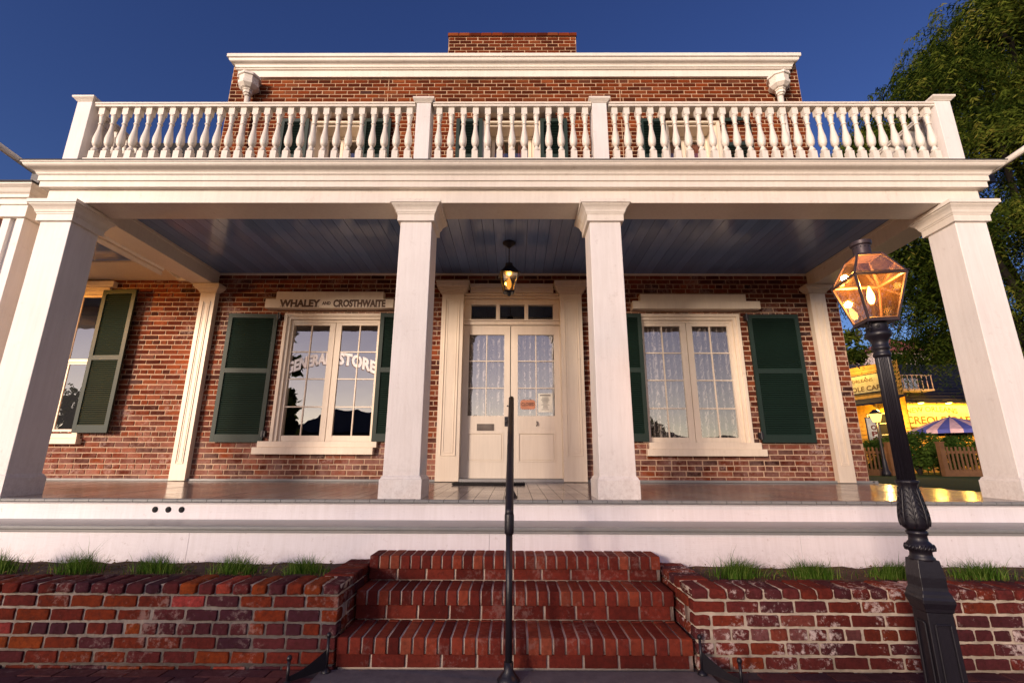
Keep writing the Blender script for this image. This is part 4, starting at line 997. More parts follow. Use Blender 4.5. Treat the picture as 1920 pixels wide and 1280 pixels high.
# ---- hanging porch lantern
def hanging_lantern(x, y, zc, s, label, power, lit='bulb_dim'):
    t = empty('hanging_lantern', (x, y, zc), label, 'lantern')
    b = MB().m('iron'); b.lathe([(.005, zc-.08), (.02, zc-.075), (.05, zc-.04), (.085, zc-.02), (.09, zc-.002)], x, y, 20); obj('ceiling_plate', b, t, smooth=True)
    b = MB().m('iron'); zz = zc-.08
    while zz > zc-.30: b.tube([(x, y, zz), (x+.008, y, zz-.012), (x, y, zz-.026), (x-.008, y, zz-.012), (x, y, zz)], .003, 5); zz -= .024
    b.tube([(x, y, zc-.07), (x, y, zc-.3)], .004, 6); obj('chain', b, t)
    z0 = zc-.30; rot = R(9)
    b = MB().m('iron'); b.frustum(x, y, .24*s, z0-.16, .09*s, z0-.05, rot); b.frustum(x, y, .27*s, z0-.175, .26*s, z0-.16, rot); b.lathe([(.045*s, z0-.05), (.05*s, z0-.04), (.05*s, z0-.01), (.02*s, z0)], x, y, 16); obj('roof', b, t)
    for sg, (w0, z_0, w1, z_1) in enumerate(((.125*s, z0-.41, .21*s, z0-.175),)):
        for k in range(4):
            a = rot+math.pi/4+k*math.pi/2; bb = MB().m('iron')
            bb.tube([(x+w0*.7071*math.cos(a), y+w0*.7071*math.sin(a), z_0), (x+w1*.7071*math.cos(a), y+w1*.7071*math.sin(a), z_1)], .007, 6); obj('bar', bb, t)
        g_ = MB().m('amber'); g_.frustum(x, y, w0*.97, z_0, w1*.97, z_1, rot, cap=False); obj('glass', g_, t)
    b = MB().m('iron'); b.frustum(x, y, .11*s, z0-.43, .145*s, z0-.41, rot); b.lathe([(.002, z0-.475), (.02, z0-.465), (.024, z0-.45), (.03, z0-.43)], x, y, 14); obj('bottom_plate', b, t)
    b = MB().m(lit); b.lathe([(.012, z0-.37), (.03, z0-.34), (.034, z0-.29), (.022, z0-.24), (.003, z0-.21)], x, y, 12); obj('bulb', b, t, smooth=True)
    ld = bpy.data.lights.new('lantern_light', 'POINT'); ld.energy = power; ld.color = (1, .55, .16); ld.shadow_soft_size = .03
    lo = bpy.data.objects.new('lantern_light', ld); COL.objects.link(lo); lo.parent = t; lo.location = Vector((x, y, z0-.192))-WL[t.name]
hanging_lantern(-.075, 5.9, 4.118, 1.0, 'small black lantern with amber glass hanging from the blue porch ceiling', 7)
hanging_lantern(-7.5, 5.7, 4.113, 1.0, 'black lantern hanging over the left wing porch, outside the picture', 300, 'bulb')

# ================================================================== STREET LAMP
LX, LY = 2.12, 2.66; ROT = R(-9)
SL = empty('street_lamp', (LX, LY, 0), 'tall black cast iron gas lamp with lit glass lantern before the right planter', 'street lamp')
def P4(w, z, rot=ROT): return [(LX+w*.7071*math.cos(rot+math.pi/4+k*math.pi/2), LY+w*.7071*math.sin(rot+math.pi/4+k*math.pi/2), z) for k in range(4)]
b = MB().m('lamp_iron')
sq = [(0.1847, 0), (0.1847, 0.05), (0.1676, 0.06), (0.1607, 0.09), (0.1368, 0.1), (0.1265, 0.12), (0.1163, 0.5), (0.1265, 0.505), (0.13, 0.52), (0.1368, 0.53), (0.1471, 0.545), (0.1471, 0.56), (0.1368, 0.572), (0.1334, 0.585), (0.1197, 0.6), (0.1163, 0.615), (0.1176, 0.66), (0.1098, 0.7), (0.1008, 0.74)]
for (w0, z0), (w1, z1) in zip(sq[:-1], sq[1:]): b.frustum(LX, LY, w0, z0, w1, z1, ROT, cap=False)
for k in range(4):                                       # raised panels on the pedestal
    a = ROT+k*math.pi/2; n_ = Vector((math.cos(a), math.sin(a), 0)); t_ = Vector((-math.sin(a), math.cos(a), 0)); c = Vector((LX, LY, 0))
    for (hw, z0, z1, w0, w1) in ((.037, .16, .45, .1245, .119),):
        A = [c+n_*(w0/2+.004)+t_*(-hw)+Vector((0, 0, z0)), c+n_*(w0/2+.004)+t_*hw+Vector((0, 0, z0)), c+n_*(w1/2+.004)+t_*(hw*.92)+Vector((0, 0, z1)), c+n_*(w1/2+.004)+t_*(-hw*.92)+Vector((0, 0, z1))]
        for q in range(4): p, r_ = A[q], A[(q+1) % 4]; b.tube([p, r_], .006, 6)
obj('pedestal', b, SL, bevel=.006)
b = MB().m('lamp_iron'); b.lathe([(r_*.84, z_) for r_, z_ in [(.065, .735), (.068, .745), (.058, .755), (.056, .775), (.066, .782), (.071, .795), (.07, .81), (.06, .82), (.05, .83), (.048, .855), (.056, .862), (.057, .872), (.05, .88)]], LX, LY, 32)
# twisted rope on the big ring
for k in range(22):
    a = 2*math.pi*k/22; b.tube([(LX+.060*math.cos(a), LY+.060*math.sin(a), .785), (LX+.062*math.cos(a+.12), LY+.062*math.sin(a+.12), .797), (LX+.058*math.cos(a+.24), LY+.058*math.sin(a+.24), .81)], .006, 6)
obj('collar', b, SL, smooth=True)
b = MB().m('lamp_iron'); vs = [(r_*.82, z_) for r_, z_ in [(.05, .882), (.07, .895), (.0775, .92), (.077, .96), (.07, 1.0), (.06, 1.045), (.053, 1.08), (.052, 1.10), (.06, 1.115), (.068, 1.125), (.064, 1.13), (.05, 1.135)]]
b.lathe(vs, LX, LY, 48, 8, .05)
def vr(z):
    for (r0, z0), (r1, z1) in zip(vs[:-1], vs[1:]):
        if z0 <= z <= z1: return r0+(r1-r0)*(z-z0)/max(1e-6, z1-z0)
    return .05
for k in range(8):                                       # acanthus leaves: midrib and veins
    a0 = 2*math.pi*k/8+.2
    pts = [(LX+(vr(z)+.001)*math.cos(a0), LY+(vr(z)+.001)*math.sin(a0), z) for z in [.90+.022*q for q in range(10)]]; b.tube(pts, .0045, 6)
    for q in range(5):
        z = .93+.03*q
        for s in (-1, 1):
            p2 = [(LX+(vr(z+d*.35)-.0005)*math.cos(a0+s*d*4.2), LY+(vr(z+d*.35)-.0005)*math.sin(a0+s*d*4.2), z+d*.4) for d in (0, .03, .06, .085)]; b.tube(p2, [.003, .0042, .004, .002], 5)
obj('leaf_vase', b, SL, smooth=True)
b = MB().m('lamp_iron'); b.lathe([(.042, 1.135), (.0375, 1.80), (.037, 1.815)], LX, LY, 96, 16, .16); obj('fluted_post', b, SL, smooth=True)
b = MB().m('lamp_iron'); b.lathe([(r_*.84, z_) for r_, z_ in [(.045, 1.81), (.052, 1.815), (.053, 1.825), (.047, 1.835), (.046, 1.85), (.053, 1.857), (.054, 1.867), (.046, 1.875), (.05, 1.90), (.062, 1.92), (.075, 1.93), (.078, 1.94), (.077, 1.955), (.07, 1.96), (.066, 1.963), (.063, 1.99), (.061, 2.015), (.08, 2.02)]], LX, LY, 32)
for k in range(6):
    a = 2*math.pi*k/6; s0 = len(b.v); b.lathe([(.009, 0), (.009, .006), (.002, .009)], 0, 0, 6); b.xform(Matrix.Translation((LX+.052*math.cos(a), LY+.052*math.sin(a), 1.985)) @ Matrix.Rotation(a, 4, 'Z') @ Matrix.Rotation(R(90), 4, 'Y'), s0)
obj('top_collar', b, SL, smooth=True)
for k in range(4):                                       # iron scrolls under the lantern
    a = ROT+math.pi/4+k*math.pi/2; pts = []
    for q in range(26):
        t = q/25; th = t*4.6*math.pi/2*1.35; rr2 = .028*(1-.62*t)
        pts.append((LX+(.085+.02*(1-t)+rr2*math.cos(th))*math.cos(a), LY+(.085+.02*(1-t)+rr2*math.cos(th))*math.sin(a), 1.985-.012*t+rr2*math.sin(th)))
    b = MB().m('lamp_iron'); b.tube(pts, .0028, 5); obj('scroll', b, SL, smooth=True)
# lantern
zb, zt = 2.025, 2.280; wb, wt = .152, .268
b = MB().m('copper')
lo, hi, rf = P4(wb, zb), P4(wt, zt), P4(.135, 2.425)
for k in range(4):
    q = (k+1) % 4
    b.tube([lo[k], hi[k]], .0085, 6); b.tube([lo[k], lo[q]], .0085, 6); b.tube([hi[k], hi[q]], .010, 6); b.tube([hi[k], rf[k]], .007, 6); b.tube([rf[k], rf[q]], .006, 6)
b.frustum(LX, LY, wt+.026, zt+.004, wt+.018, zt+.010, ROT, cap=False); b.frustum(LX, LY, wt+.018, zt+.010, wt-.005, zt+.014, ROT, cap=False)
b.frustum(LX, LY, wb+.01, zb-.015, wb+.012, zb-.003, ROT)
frm = obj('lantern_frame', b, SL)
g_ = MB().m('lglass'); g_.frustum(LX, LY, wb-.004, zb+.003, wt-.006, zt-.003, ROT, cap=False); obj('lantern_glass', g_, SL)
b = MB().m('copper'); b.frustum(LX, LY, .137, 2.426, .13, 2.436, ROT); b.lathe([(.046, 2.43), (.046, 2.50), (.055, 2.506), (.057, 2.515), (.057, 2.528), (.05, 2.53), (.0, 2.535)], LX, LY, 28)
for k in range(14):
    a = 2*math.pi*k/14; b.m('dark'); s0 = len(b.v); b.lathe([(.0045, 0), (.0045, .002), (.001, .0025)], 0, 0, 6); b.xform(Matrix.Translation((LX+.0455*math.cos(a), LY+.0455*math.sin(a), 2.488)) @ Matrix.Rotation(a, 4, 'Z') @ Matrix.Rotation(R(90), 4, 'Y'), s0)
obj('chimney_cap', b, SL, smooth=False, angle=40)
g_ = MB().m('rglass'); g_.frustum(LX, LY, wt-.006, zt+.017, .13, 2.424, ROT, cap=False); obj('roof_glass', g_, SL)
b = MB().m('copper'); b.tube([(LX, LY, zb-.01), (LX, LY, 2.12)], .007, 8); b.tube([(LX, LY, 2.115), (LX, LY, 2.13)], .012, 8); b.tube([(LX+.03, LY, zb-.01), (LX+.03, LY, 2.08)], .004, 6); obj('burner', b, SL)
b = MB().m('flame'); b.lathe([(.003, 2.128), (.012, 2.14), (.019, 2.16), (.02, 2.18), (.015, 2.205), (.008, 2.23), (.002, 2.245)], LX, LY, 14); obj('flame', b, SL, smooth=True)
ld = bpy.data.lights.new('gas_light', 'POINT'); ld.energy = 55; ld.color = (1, .44, .09); ld.shadow_soft_size = .02
lo_ = bpy.data.objects.new('gas_light', ld); COL.objects.link(lo_); lo_.parent = SL; lo_.location = Vector((LX, LY, 2.268))-WL[SL.name]
# =========BG=========
# ================================================================== BACKGROUND RIGHT: CAFE
GZ = .80
CF = empty('cafe_building', (20, 24, GZ), 'yellow clapboard cafe lit by warm lamps behind the lawn, with dark shingled roof', 'cafe')
def siding(mb, p0, p1, z0, z1, matn='yellow_wall', pitch=.19):
    """lapped boards between two plan points, facing the side to the right of p0->p1"""
    mb.m(matn); (xa, ya), (xb, yb) = p0, p1; L = math.hypot(xb-xa, yb-ya); nx_, ny_ = (yb-ya)/L, -(xb-xa)/L; z = z0
    while z < z1-.01:
        zz = min(z+pitch, z1); mb.rv = random.random()
        mb.quad((xa+nx_*.035, ya+ny_*.035, z), (xb+nx_*.035, yb+ny_*.035, z), (xb, yb, zz), (xa, ya, zz))
        mb.quad((xa+nx_*.035, ya+ny_*.035, z), (xa, ya, z), (xb, yb, z), (xb+nx_*.035, yb+ny_*.035, z)); z += pitch
b = MB(); siding(b, (17.2, 23.0), (30, 23.0), GZ, 4.1)
b.m('yellow_wall'); b.box(17.3, 30, 23.05, 30, GZ-.2, 4.05)
obj('wall', b, CF, label='front wall with the big sign')
FA, FB = (17.05, 20.6), (15.0, 27.0)
b = MB(); siding(b, FB, FA, GZ, 4.15); 
# raked false front above the awning
dx, dy_ = FB[0]-FA[0], FB[1]-FA[1]; Lf = math.hypot(dx, dy_)
n_ = 9
for k in range(n_):
    z0 = 4.15+.17*k; z1 = z0+.17; siding(b, FB, FA, z0, z1, pitch=.17)
b.m('yellow_wall'); b.quad((FA[0], FA[1], GZ), (FA[0]+.9, FA[1]+2.5, GZ), (FA[0]+.9, FA[1]+2.5, 5.68), (FA[0], FA[1], 5.68)); b.quad((FA[0]+.02, FA[1], GZ), (17.2, 23, GZ), (17.2, 23, 4.1), (FA[0]+.02, FA[1], 4.1))
b.m('roofing'); b.box(FB[0], FB[0]+.1, FB[1], FB[1]+.1, 0, 1)
obj('wall', b, CF, label='oblique side front with the small sign')
b = MB().m('shingle'); 
for k in range(13):
    y0 = 22.55+.28*k; z0 = 4.02+.20*k; b.quad((17.2, y0, z0), (30, y0, z0), (30, y0+.30, z0+.19), (17.2, y0+.30, z0+.19)); b.quad((17.2, y0, z0-.03), (30, y0, z0-.03), (30, y0, z0), (17.2, y0, z0))
obj('roof', b, CF)
b = MB().m('roofing')                                   # porch awning along the oblique front
ux, uy = dx/Lf, dy_/Lf; px, py = -uy, ux
if px > 0: px, py = -px, -py
aw = lambda s, d, z: (FA[0]+ux*s+px*d, FA[1]+uy*s+py*d, z)
i = b.add([aw(-.1, 0, 4.15), aw(Lf, 0, 4.15), aw(Lf, 1.3, 3.78), aw(-.1, 1.3, 3.78), aw(-.1, 0, 4.08), aw(Lf, 0, 4.08), aw(Lf, 1.3, 3.70), aw(-.1, 1.3, 3.70)])
for f in ((0, 1, 2, 3), (4, 7, 6, 5), (0, 3, 7, 4), (3, 2, 6, 7)): b.face(*[i+k for k in f])
obj('awning', b, CF)
for s in (.0, 2.2):
    p = aw(s, 1.2, 0); b = MB().m('dark_house'); b.box(p[0]-.07, p[0]+.07, p[1]-.07, p[1]+.07, GZ-.1, 3.72); obj('awning_post', b, CF)
# window under the awning on front wall
def wall_pt(s, z, d=.05): p = aw(s, d, z); return p
b = MB().m('white'); pts = [wall_pt(.5, 2.0, .07), wall_pt(.5, 3.4, .07), wall_pt(1.7, 3.4, .07), wall_pt(1.7, 2.0, .07)]
for q in range(4): b.tube([pts[q], pts[(q+1) % 4]], .035, 6)
for s in (.9, 1.3): b.tube([wall_pt(s, 2.0, .07), wall_pt(s, 3.4, .07)], .02, 6)
for z in (2.45, 2.95): b.tube([wall_pt(.5, z, .07), wall_pt(1.7, z, .07)], .02, 6)
b.m('dark').quad(wall_pt(.5, 2.0, .04), wall_pt(1.7, 2.0, .04), wall_pt(1.7, 3.4, .04), wall_pt(.5, 3.4, .04))
obj('window', b, CF)
# signs
t = empty('cafe_sign', (19.6, 22.9, 3.3), 'large cream cafe sign under three lamps, reading NEW ORLEANS CREOLE CAFE', 'sign')
b = MB().m('sign_board'); b.box(18.62, 22.25, 22.86, 22.95, 2.90, 3.94); obj('board', b, t)
def fit2(txt, size, xa, xb, z, y, matn, warp=None, bold=.02):
    m1 = text_mb(txt, size, matn, bold, 0, 'LEFT', None, lambda v: (v.x, y, z+v.y), 1); xs = [v[0] for v in m1.v]; s = (xb-xa)/(max(xs)-min(xs)); x0 = min(xs)
    m1.v = [(xa+(v[0]-x0)*s, v[1], v[2]+(warp(((v[0]-x0)*s)/(xb-xa)) if warp else 0)) for v in m1.v]; return m1
obj('lettering', merge(fit2('NEW ORLEANS', .34, 18.85, 21.3, 3.58, 22.85, 'sign_ink', lambda u: .10*(1-(2*u-1)**2)-.05, .02), fit2('CREOLE CAFE', .50, 18.75, 22.1, 3.05, 22.85, 'sign_ink', None, .02)), t)
t = empty('small_cafe_sign', aw(1.2, .1, 4.6), 'small framed cream sign ending in CAFE on the oblique yellow front', 'sign')
zl, zh = 4.42, 5.22
b = MB().m('dark_house'); s0, s1 = .55, 2.9
q = [wall_pt(s0, zl-.05, .07), wall_pt(s1, zl-.05, .07), wall_pt(s1, zh+.05, .07), wall_pt(s0, zh+.05, .07)]; b.quad(*q)
b.m('sign_board'); q = [wall_pt(s0+.06, zl, .085), wall_pt(s1, zl, .085), wall_pt(s1, zh, .085), wall_pt(s0+.06, zh, .085)]; b.quad(*q); obj('board', b, t)
def on_front(txt, size, s_right, z, width):
    m1 = text_mb(txt, size, 'sign_ink', .02, 0, 'LEFT', None, lambda v: (v.x, 0, v.y), 1); xs = [v[0] for v in m1.v]; w = max(xs)-min(xs); x0 = min(xs)
    m1.v = [wall_pt(s_right+(1-(v[0]-x0)/w)*width, z+v[2], .095) for v in m1.v]; return m1
obj('lettering', on_front('CREOLE CAFE', .30, .72, 4.50, 2.1), t); obj('lettering', on_front('NEW ORLEANS', .2, 1.15, 4.92, 1.6), t)
t = empty('open_sign', aw(2.6, 1.0, 2.4), 'narrow white upright OPEN banner beside the awning post of the cafe', 'sign')
ox, oy, oz = 14.78, 20.05, 1.75
b = MB().m('paper'); b.box(ox, ox+.50, oy, oy+.03, oz, oz+1.30); b.m('dark_house').box(ox-.03, ox, oy-.005, oy+.035, oz-.03, oz+1.33); b.box(ox+.5, ox+.53, oy-.005, oy+.035, GZ-.1, oz+1.33); b.box(ox, ox+.5, oy-.005, oy+.035, oz+1.30, oz+1.33); obj('banner', b, t)
tm = MB()
for k, ch in enumerate('OPEN'): tm = merge(tm, fit2(ch, .27, ox+.14, ox+.38, oz+.82-.26*k, oy-.006, 'red_curtain', None, .04))
obj('lettering', tm, t)
# lights over the sign and under the awning
for k, x in enumerate((19.15, 20.45, 21.75)):
    t = empty('sign_lamp', (x, 22.3, 4.0), ['left', 'middle', 'right'][k]+'most of the three warm flood lamps over the big cafe sign', 'lamp', 'flood lamps over the big cafe sign')
    b = MB().m('dark_house'); b.tube([(x, 22.96, 4.02), (x, 22.5, 4.12), (x, 22.3, 4.06)], .018, 6); b.lathe([(.03, 4.06), (.06, 4.03), (.16, 3.98), (.155, 3.975)], x, 22.3, 14); obj('shade', b, t)
    b = MB().m('bulb'); b.lathe([(.01, 3.93), (.11, 3.95), (.11, 3.968), (.01, 3.972)], x, 22.3, 12); obj('bulb', b, t)
    ld = bpy.data.lights.new('flood_light', 'POINT'); ld.energy = 150; ld.color = (1, .54, .07); ld.shadow_soft_size = .1
    l2 = bpy.data.objects.new('flood_light', ld); COL.objects.link(l2); l2.parent = t; l2.location = Vector((x, 22.15, 3.86))-WL[t.name]
p = aw(1.7, .9, 5.75)  # invented lamp, added to brighten the oblique siding and its small sign
t = empty('sign_lamp', p, 'added gooseneck lamp that brightens the small framed cafe sign', 'lamp'); b = MB().m('dark_house'); q_ = aw(1.7, 0, 5.6); b.tube([q_, aw(1.7, .5, 5.9), p], .018, 6); b.lathe([(.03, p[2]), (.14, p[2]-.08), (.135, p[2]-.085)], p[0], p[1], 12); obj('shade', b, t)
ld = bpy.data.lights.new('added_sign_light', 'POINT'); ld.energy = 90; ld.color = (1, .60, .14); l2 = bpy.data.objects.new('added_sign_light', ld); COL.objects.link(l2); l2.parent = t; l2.location = Vector((p[0], p[1], p[2]-.15))-WL[t.name]
p = aw(.9, .55, 3.45)
t = empty('porch_lamp', p, 'bright warm lamp under the cafe awning', 'lamp'); b = MB().m('bulb'); b.lathe([(.01, p[2]-.1), (.09, p[2]-.04), (.09, p[2]+.04), (.01, p[2]+.1)], p[0], p[1], 12); obj('globe', b, t, smooth=True)
b = MB().m('dark_house'); b.tube([(p[0], p[1], p[2]+.1), (p[0], p[1], 3.96)], .012, 6); obj('rod', b, t)
ld = bpy.data.lights.new('porch_light', 'POINT'); ld.energy = 200; ld.color = (1, .54, .08); l2 = bpy.data.objects.new('porch_light', ld); COL.objects.link(l2); l2.parent = t; l2.location = Vector((p[0]-.25, p[1]-.25, 3.2))-WL[t.name]
# roof vent and air conditioner
t = empty('roof_vent', (19.2, 24.2, 5.2), 'shiny domed metal vent on the cafe roof', 'vent'); b = MB().m('metal'); b.lathe([(.22, 4.9), (.22, 5.35), (.40, 5.42), (.46, 5.6), (.42, 5.8), (.28, 5.93), (.05, 5.99)], 18.15, 23.2, 20); obj('dome', b, t, smooth=True)
t = empty('air_conditioner', (19.0, 23.0, 4.8), 'pale air conditioner box on a railed bracket over the cafe roof', 'air conditioner')
b = MB().m('metal'); b.box(18.7, 19.7, 22.9, 23.7, 4.75, 5.25); obj('body', b, t)
b = MB().m('pink_wall'); b.box(18.4, 20.3, 22.7, 23.9, 4.62, 4.70)
for k in range(9): b.box(18.42+.23*k, 18.45+.23*k, 22.72, 22.75, 4.70, 5.35)
b.box(18.4, 20.3, 22.7, 22.76, 5.35, 5.40); obj('platform', b, t)
# distant pale building
t = empty('distant_house', (33, 38, 1), 'pale plastered house with red tiled roof far behind the trees', 'house')
b = MB().m('pink_wall'); b.box(29.5, 38, 38, 44, .5, 10.2); obj('wall', b, t); b = MB().m('red_tile'); i = b.add([(29, 37.5, 10.1), (38.5, 37.5, 10.1), (38.5, 44.5, 10.1), (29, 44.5, 10.1), (33.7, 41, 12.0)]); b.face(i, i+1, i+4); b.face(i+1, i+2, i+4); b.face(i+2, i+3, i+4); b.face(i+3, i, i+4); obj('roof', b, t)

# fence
def fence(p0, p1, label):
    t = empty('picket_fence', (p0[0], p0[1], GZ), label, 'fence', 'brown picket fence runs before the cafe')
    L = math.hypot(p1[0]-p0[0], p1[1]-p0[1]); ux, uy = (p1[0]-p0[0])/L, (p1[1]-p0[1])/L; n = int(L/.145)
    b = MB().m('wood_fence')
    for k in range(n):
        x, y = p0[0]+ux*(k+.5)*.145, p0[1]+uy*(k+.5)*.145; h = .98+random.uniform(-.015, .015)
        b.box(x-.032, x+.032, y-.012, y+.012, GZ+.05, GZ+h)
    obj('pickets', b, t)
    b = MB().m('wood_fence')
    for z, w in ((.12, .09), (.80, .045)):
        i = b.add([(p0[0], p0[1]+.013, GZ+z-w), (p1[0], p1[1]+.013, GZ+z-w), (p1[0], p1[1]+.013, GZ+z+w), (p0[0], p0[1]+.013, GZ+z+w), (p0[0], p0[1]+.06, GZ+z-w), (p1[0], p1[1]+.06, GZ+z-w), (p1[0], p1[1]+.06, GZ+z+w), (p0[0], p0[1]+.06, GZ+z+w)])
        for f in ((0, 1, 2, 3), (4, 7, 6, 5), (3, 2, 6, 7), (0, 4, 5, 1)): b.face(*[i+k for k in f])
    b.m('wood_fence'); i = b.add([(p0[0], p0[1]-.02, GZ-.02), (p1[0], p1[1]-.02, GZ-.02), (p1[0], p1[1]-.02, GZ+.17), (p0[0], p0[1]-.02, GZ+.17)]); b.face(i, i+1, i+2, i+3)
    obj('rail', b, t)
    for k in range(int(L/2.4)+1):
        x, y = p0[0]+ux*min(k*2.4, L), p0[1]+uy*min(k*2.4, L); b = MB().m('wood_fence'); b.box(x-.08, x+.08, y-.085, y+.085, GZ-.05, GZ+1.12); b.box(x-.10, x+.10, y-.105, y+.105, GZ+1.12, GZ+1.16); obj('post', b, t)
fence((11.2, 17.6), (14.05, 17.6), 'left stretch of brown picket fence, between the house corner and the gap')
fence((14.95, 17.0), (20.6, 16.8), 'right stretch of brown picket fence, beside the outer right column')
# small lamp post in the cafe garden
t = empty('garden_lamp', (12.9, 17.0, GZ), 'small black garden lamp post with a glowing amber lantern before the cafe fence', 'street lamp')
b = MB().m('lamp_iron'); b.lathe([(.14, GZ-.05), (.14, GZ+.1), (.09, GZ+.2), (.07, GZ+.5), (.045, GZ+.6), (.04, GZ+1.75), (.06, GZ+1.80), (.05, GZ+1.83)], 12.9, 17.0, 14); obj('post', b, t, smooth=True)
b = MB().m('bulb_mid'); b.frustum(12.9, 17.0, .16, GZ+1.84, .28, GZ+2.12, .4); obj('lantern_glass', b, t)
b = MB().m('lamp_iron'); b.frustum(12.9, 17.0, .32, GZ+2.12, .07, GZ+2.28, .4); obj('lantern_roof', b, t)
ld = bpy.data.lights.new('garden_light', 'POINT'); ld.energy = 70; ld.color = (1, .60, .15); l2 = bpy.data.objects.new('garden_light', ld); COL.objects.link(l2); l2.parent = t; l2.location = Vector((12.75, 16.75, GZ+1.7))-WL[t.name]
# umbrella
t = empty('parasol', (17.25, 18.9, GZ), 'blue and pink striped garden parasol behind the fence, under the big cafe sign', 'parasol')
ux0, uy0, uz = 17.25, 18.9, 3.02; b = MB(); nseg = 48
for ringi in range(3):
    r0, r1 = [.0, .5, 1.0, 1.45][ringi:ringi+2]; h0, h1 = [uz, uz-.16, uz-.36, uz-.56][ringi:ringi+2]
    for k in range(nseg):
        a0, a1 = 2*math.pi*k/nseg, 2*math.pi*(k+1)/nseg; b.m('u_blue' if k % 4 < 2 else 'u_white')
        sag = lambda a: 1-.045*abs(math.sin(4*a))
        b.quad((ux0+r0*math.cos(a0)*sag(a0), uy0+r0*math.sin(a0)*sag(a0), h0), (ux0+r0*math.cos(a1)*sag(a1), uy0+r0*math.sin(a1)*sag(a1), h0), (ux0+r1*math.cos(a1)*sag(a1), uy0+r1*math.sin(a1)*sag(a1), h1), (ux0+r1*math.cos(a0)*sag(a0), uy0+r1*math.sin(a0)*sag(a0), h1))
for k in range(nseg):
    a0, a1 = 2*math.pi*k/nseg, 2*math.pi*(k+1)/nseg; b.m('u_blue' if k % 4 < 2 else 'u_white'); r1 = 1.45
    sag = lambda a: 1-.045*abs(math.sin(4*a))
    b.quad((ux0+r1*math.cos(a0)*sag(a0), uy0+r1*math.sin(a0)*sag(a0), uz-.56), (ux0+r1*math.cos(a1)*sag(a1), uy0+r1*math.sin(a1)*sag(a1), uz-.56), (ux0+r1*math.cos(a1)*sag(a1), uy0+r1*math.sin(a1)*sag(a1), uz-.70), (ux0+r1*math.cos(a0)*sag(a0), uy0+r1*math.sin(a0)*sag(a0), uz-.70))
obj('canopy', b, t)
b = MB().m('dark_house'); b.tube([(ux0, uy0, GZ-.05), (ux0, uy0, uz+.06)], .025, 8); b.lathe([(.25, GZ-.02), (.25, GZ+.06), (.05, GZ+.09)], ux0, uy0, 14); obj('pole', b, t)

# window on the front wall
for x in (24.0, 26.2):
    b = MB().m('white'); 
    for q in ((x, x+1.0, 1.7, 1.78), (x, x+1.0, 2.62, 2.70), (x, x+.08, 1.78, 2.62), (x+.92, x+1.0, 1.78, 2.62), (x+.47, x+.53, 1.78, 2.62)): b.box(q[0], q[1], 22.90, 22.98, q[2], q[3])
    b.m('dark').box(x+.08, x+.92, 22.955, 22.97, 1.78, 2.62); obj('window', b, CF)
def garden_chair(x, y, a, label):
    t = empty('garden_chair', (x, y, GZ), label, 'chair', 'cafe garden chairs behind the fence'); mt = Matrix.Translation((x, y, GZ)) @ Matrix.Rotation(a, 4, 'Z')
    b = MB().m('dark_house'); b.box(-.22, .22, -.22, .22, .43, .46); obj('seat', b.xform(mt), t)
    b = MB().m('dark_house'); b.box(-.22, .22, .20, .23, .62, .92); b.box(-.22, -.19, .20, .23, .46, .62); b.box(.19, .22, .20, .23, .46, .62); obj('backrest', b.xform(mt), t)
    for sx in (-1, 1):
        for sy in (-1, 1): b = MB().m('dark_house'); b.box(sx*.2-.015, sx*.2+.015, sy*.2-.015, sy*.2+.015, -.04, .43); obj('leg', b.xform(mt), t)
garden_chair(16.5, 19.4, .4, 'dark garden chair left of the striped parasol pole'); garden_chair(18.1, 19.5, -.6, 'dark garden chair right of the striped parasol pole')
t = empty('garden_table', (17.25, 19.6, GZ), 'round dark garden table behind the striped parasol pole', 'table')
b = MB().m('dark_house'); b.lathe([(.45, GZ+.72), (.45, GZ+.75)], 17.25, 19.6, 20); obj('table_top', b, t); b = MB().m('dark_house'); b.lathe([(.22, GZ-.03), (.03, GZ+.05), (.03, GZ+.72)], 17.25, 19.6, 12); obj('leg', b, t)

# ================================================================== TREES AND SHRUBS
def leaf_cloud(name, P_, D_, S_, matn, parent, rv, aspect=.33, **kw):
    """P_ positions, D_ long directions, S_ lengths: one quad leaf each"""
    n = len(P_); D = D_/np.linalg.norm(D_, axis=1, keepdims=True); A = rng.normal(size=(n, 3)); B = np.cross(D, A); B /= np.linalg.norm(B, axis=1, keepdims=True)
    S = S_[:, None]; V = np.stack([P_, P_+D*S*.5+B*S*aspect*.5, P_+D*S, P_+D*S*.5-B*S*aspect*.5], 1).reshape(-1, 3)
    me = bpy.data.meshes.new(name); me.vertices.add(4*n); me.vertices.foreach_set('co', V.astype(np.float32).ravel())
    me.loops.add(4*n); me.loops.foreach_set('vertex_index', np.arange(4*n, dtype=np.int32)); me.polygons.add(n); me.polygons.foreach_set('loop_start', np.arange(0, 4*n, 4, dtype=np.int32)); me.update(calc_edges=True)
    me.materials.append(M[matn]); at = me.attributes.new('rnd', 'FLOAT', 'FACE'); at.data.foreach_set('value', np.clip(rv, 0, 1).astype(np.float32)); me.validate()
    return obj(name, me, parent, **kw)
def limbs(pts_list, matn, parent, name):
    b = MB().m(matn)
    for pts, r in pts_list: b.tube(pts, r, 8)
    return obj(name, b, parent, smooth=True)
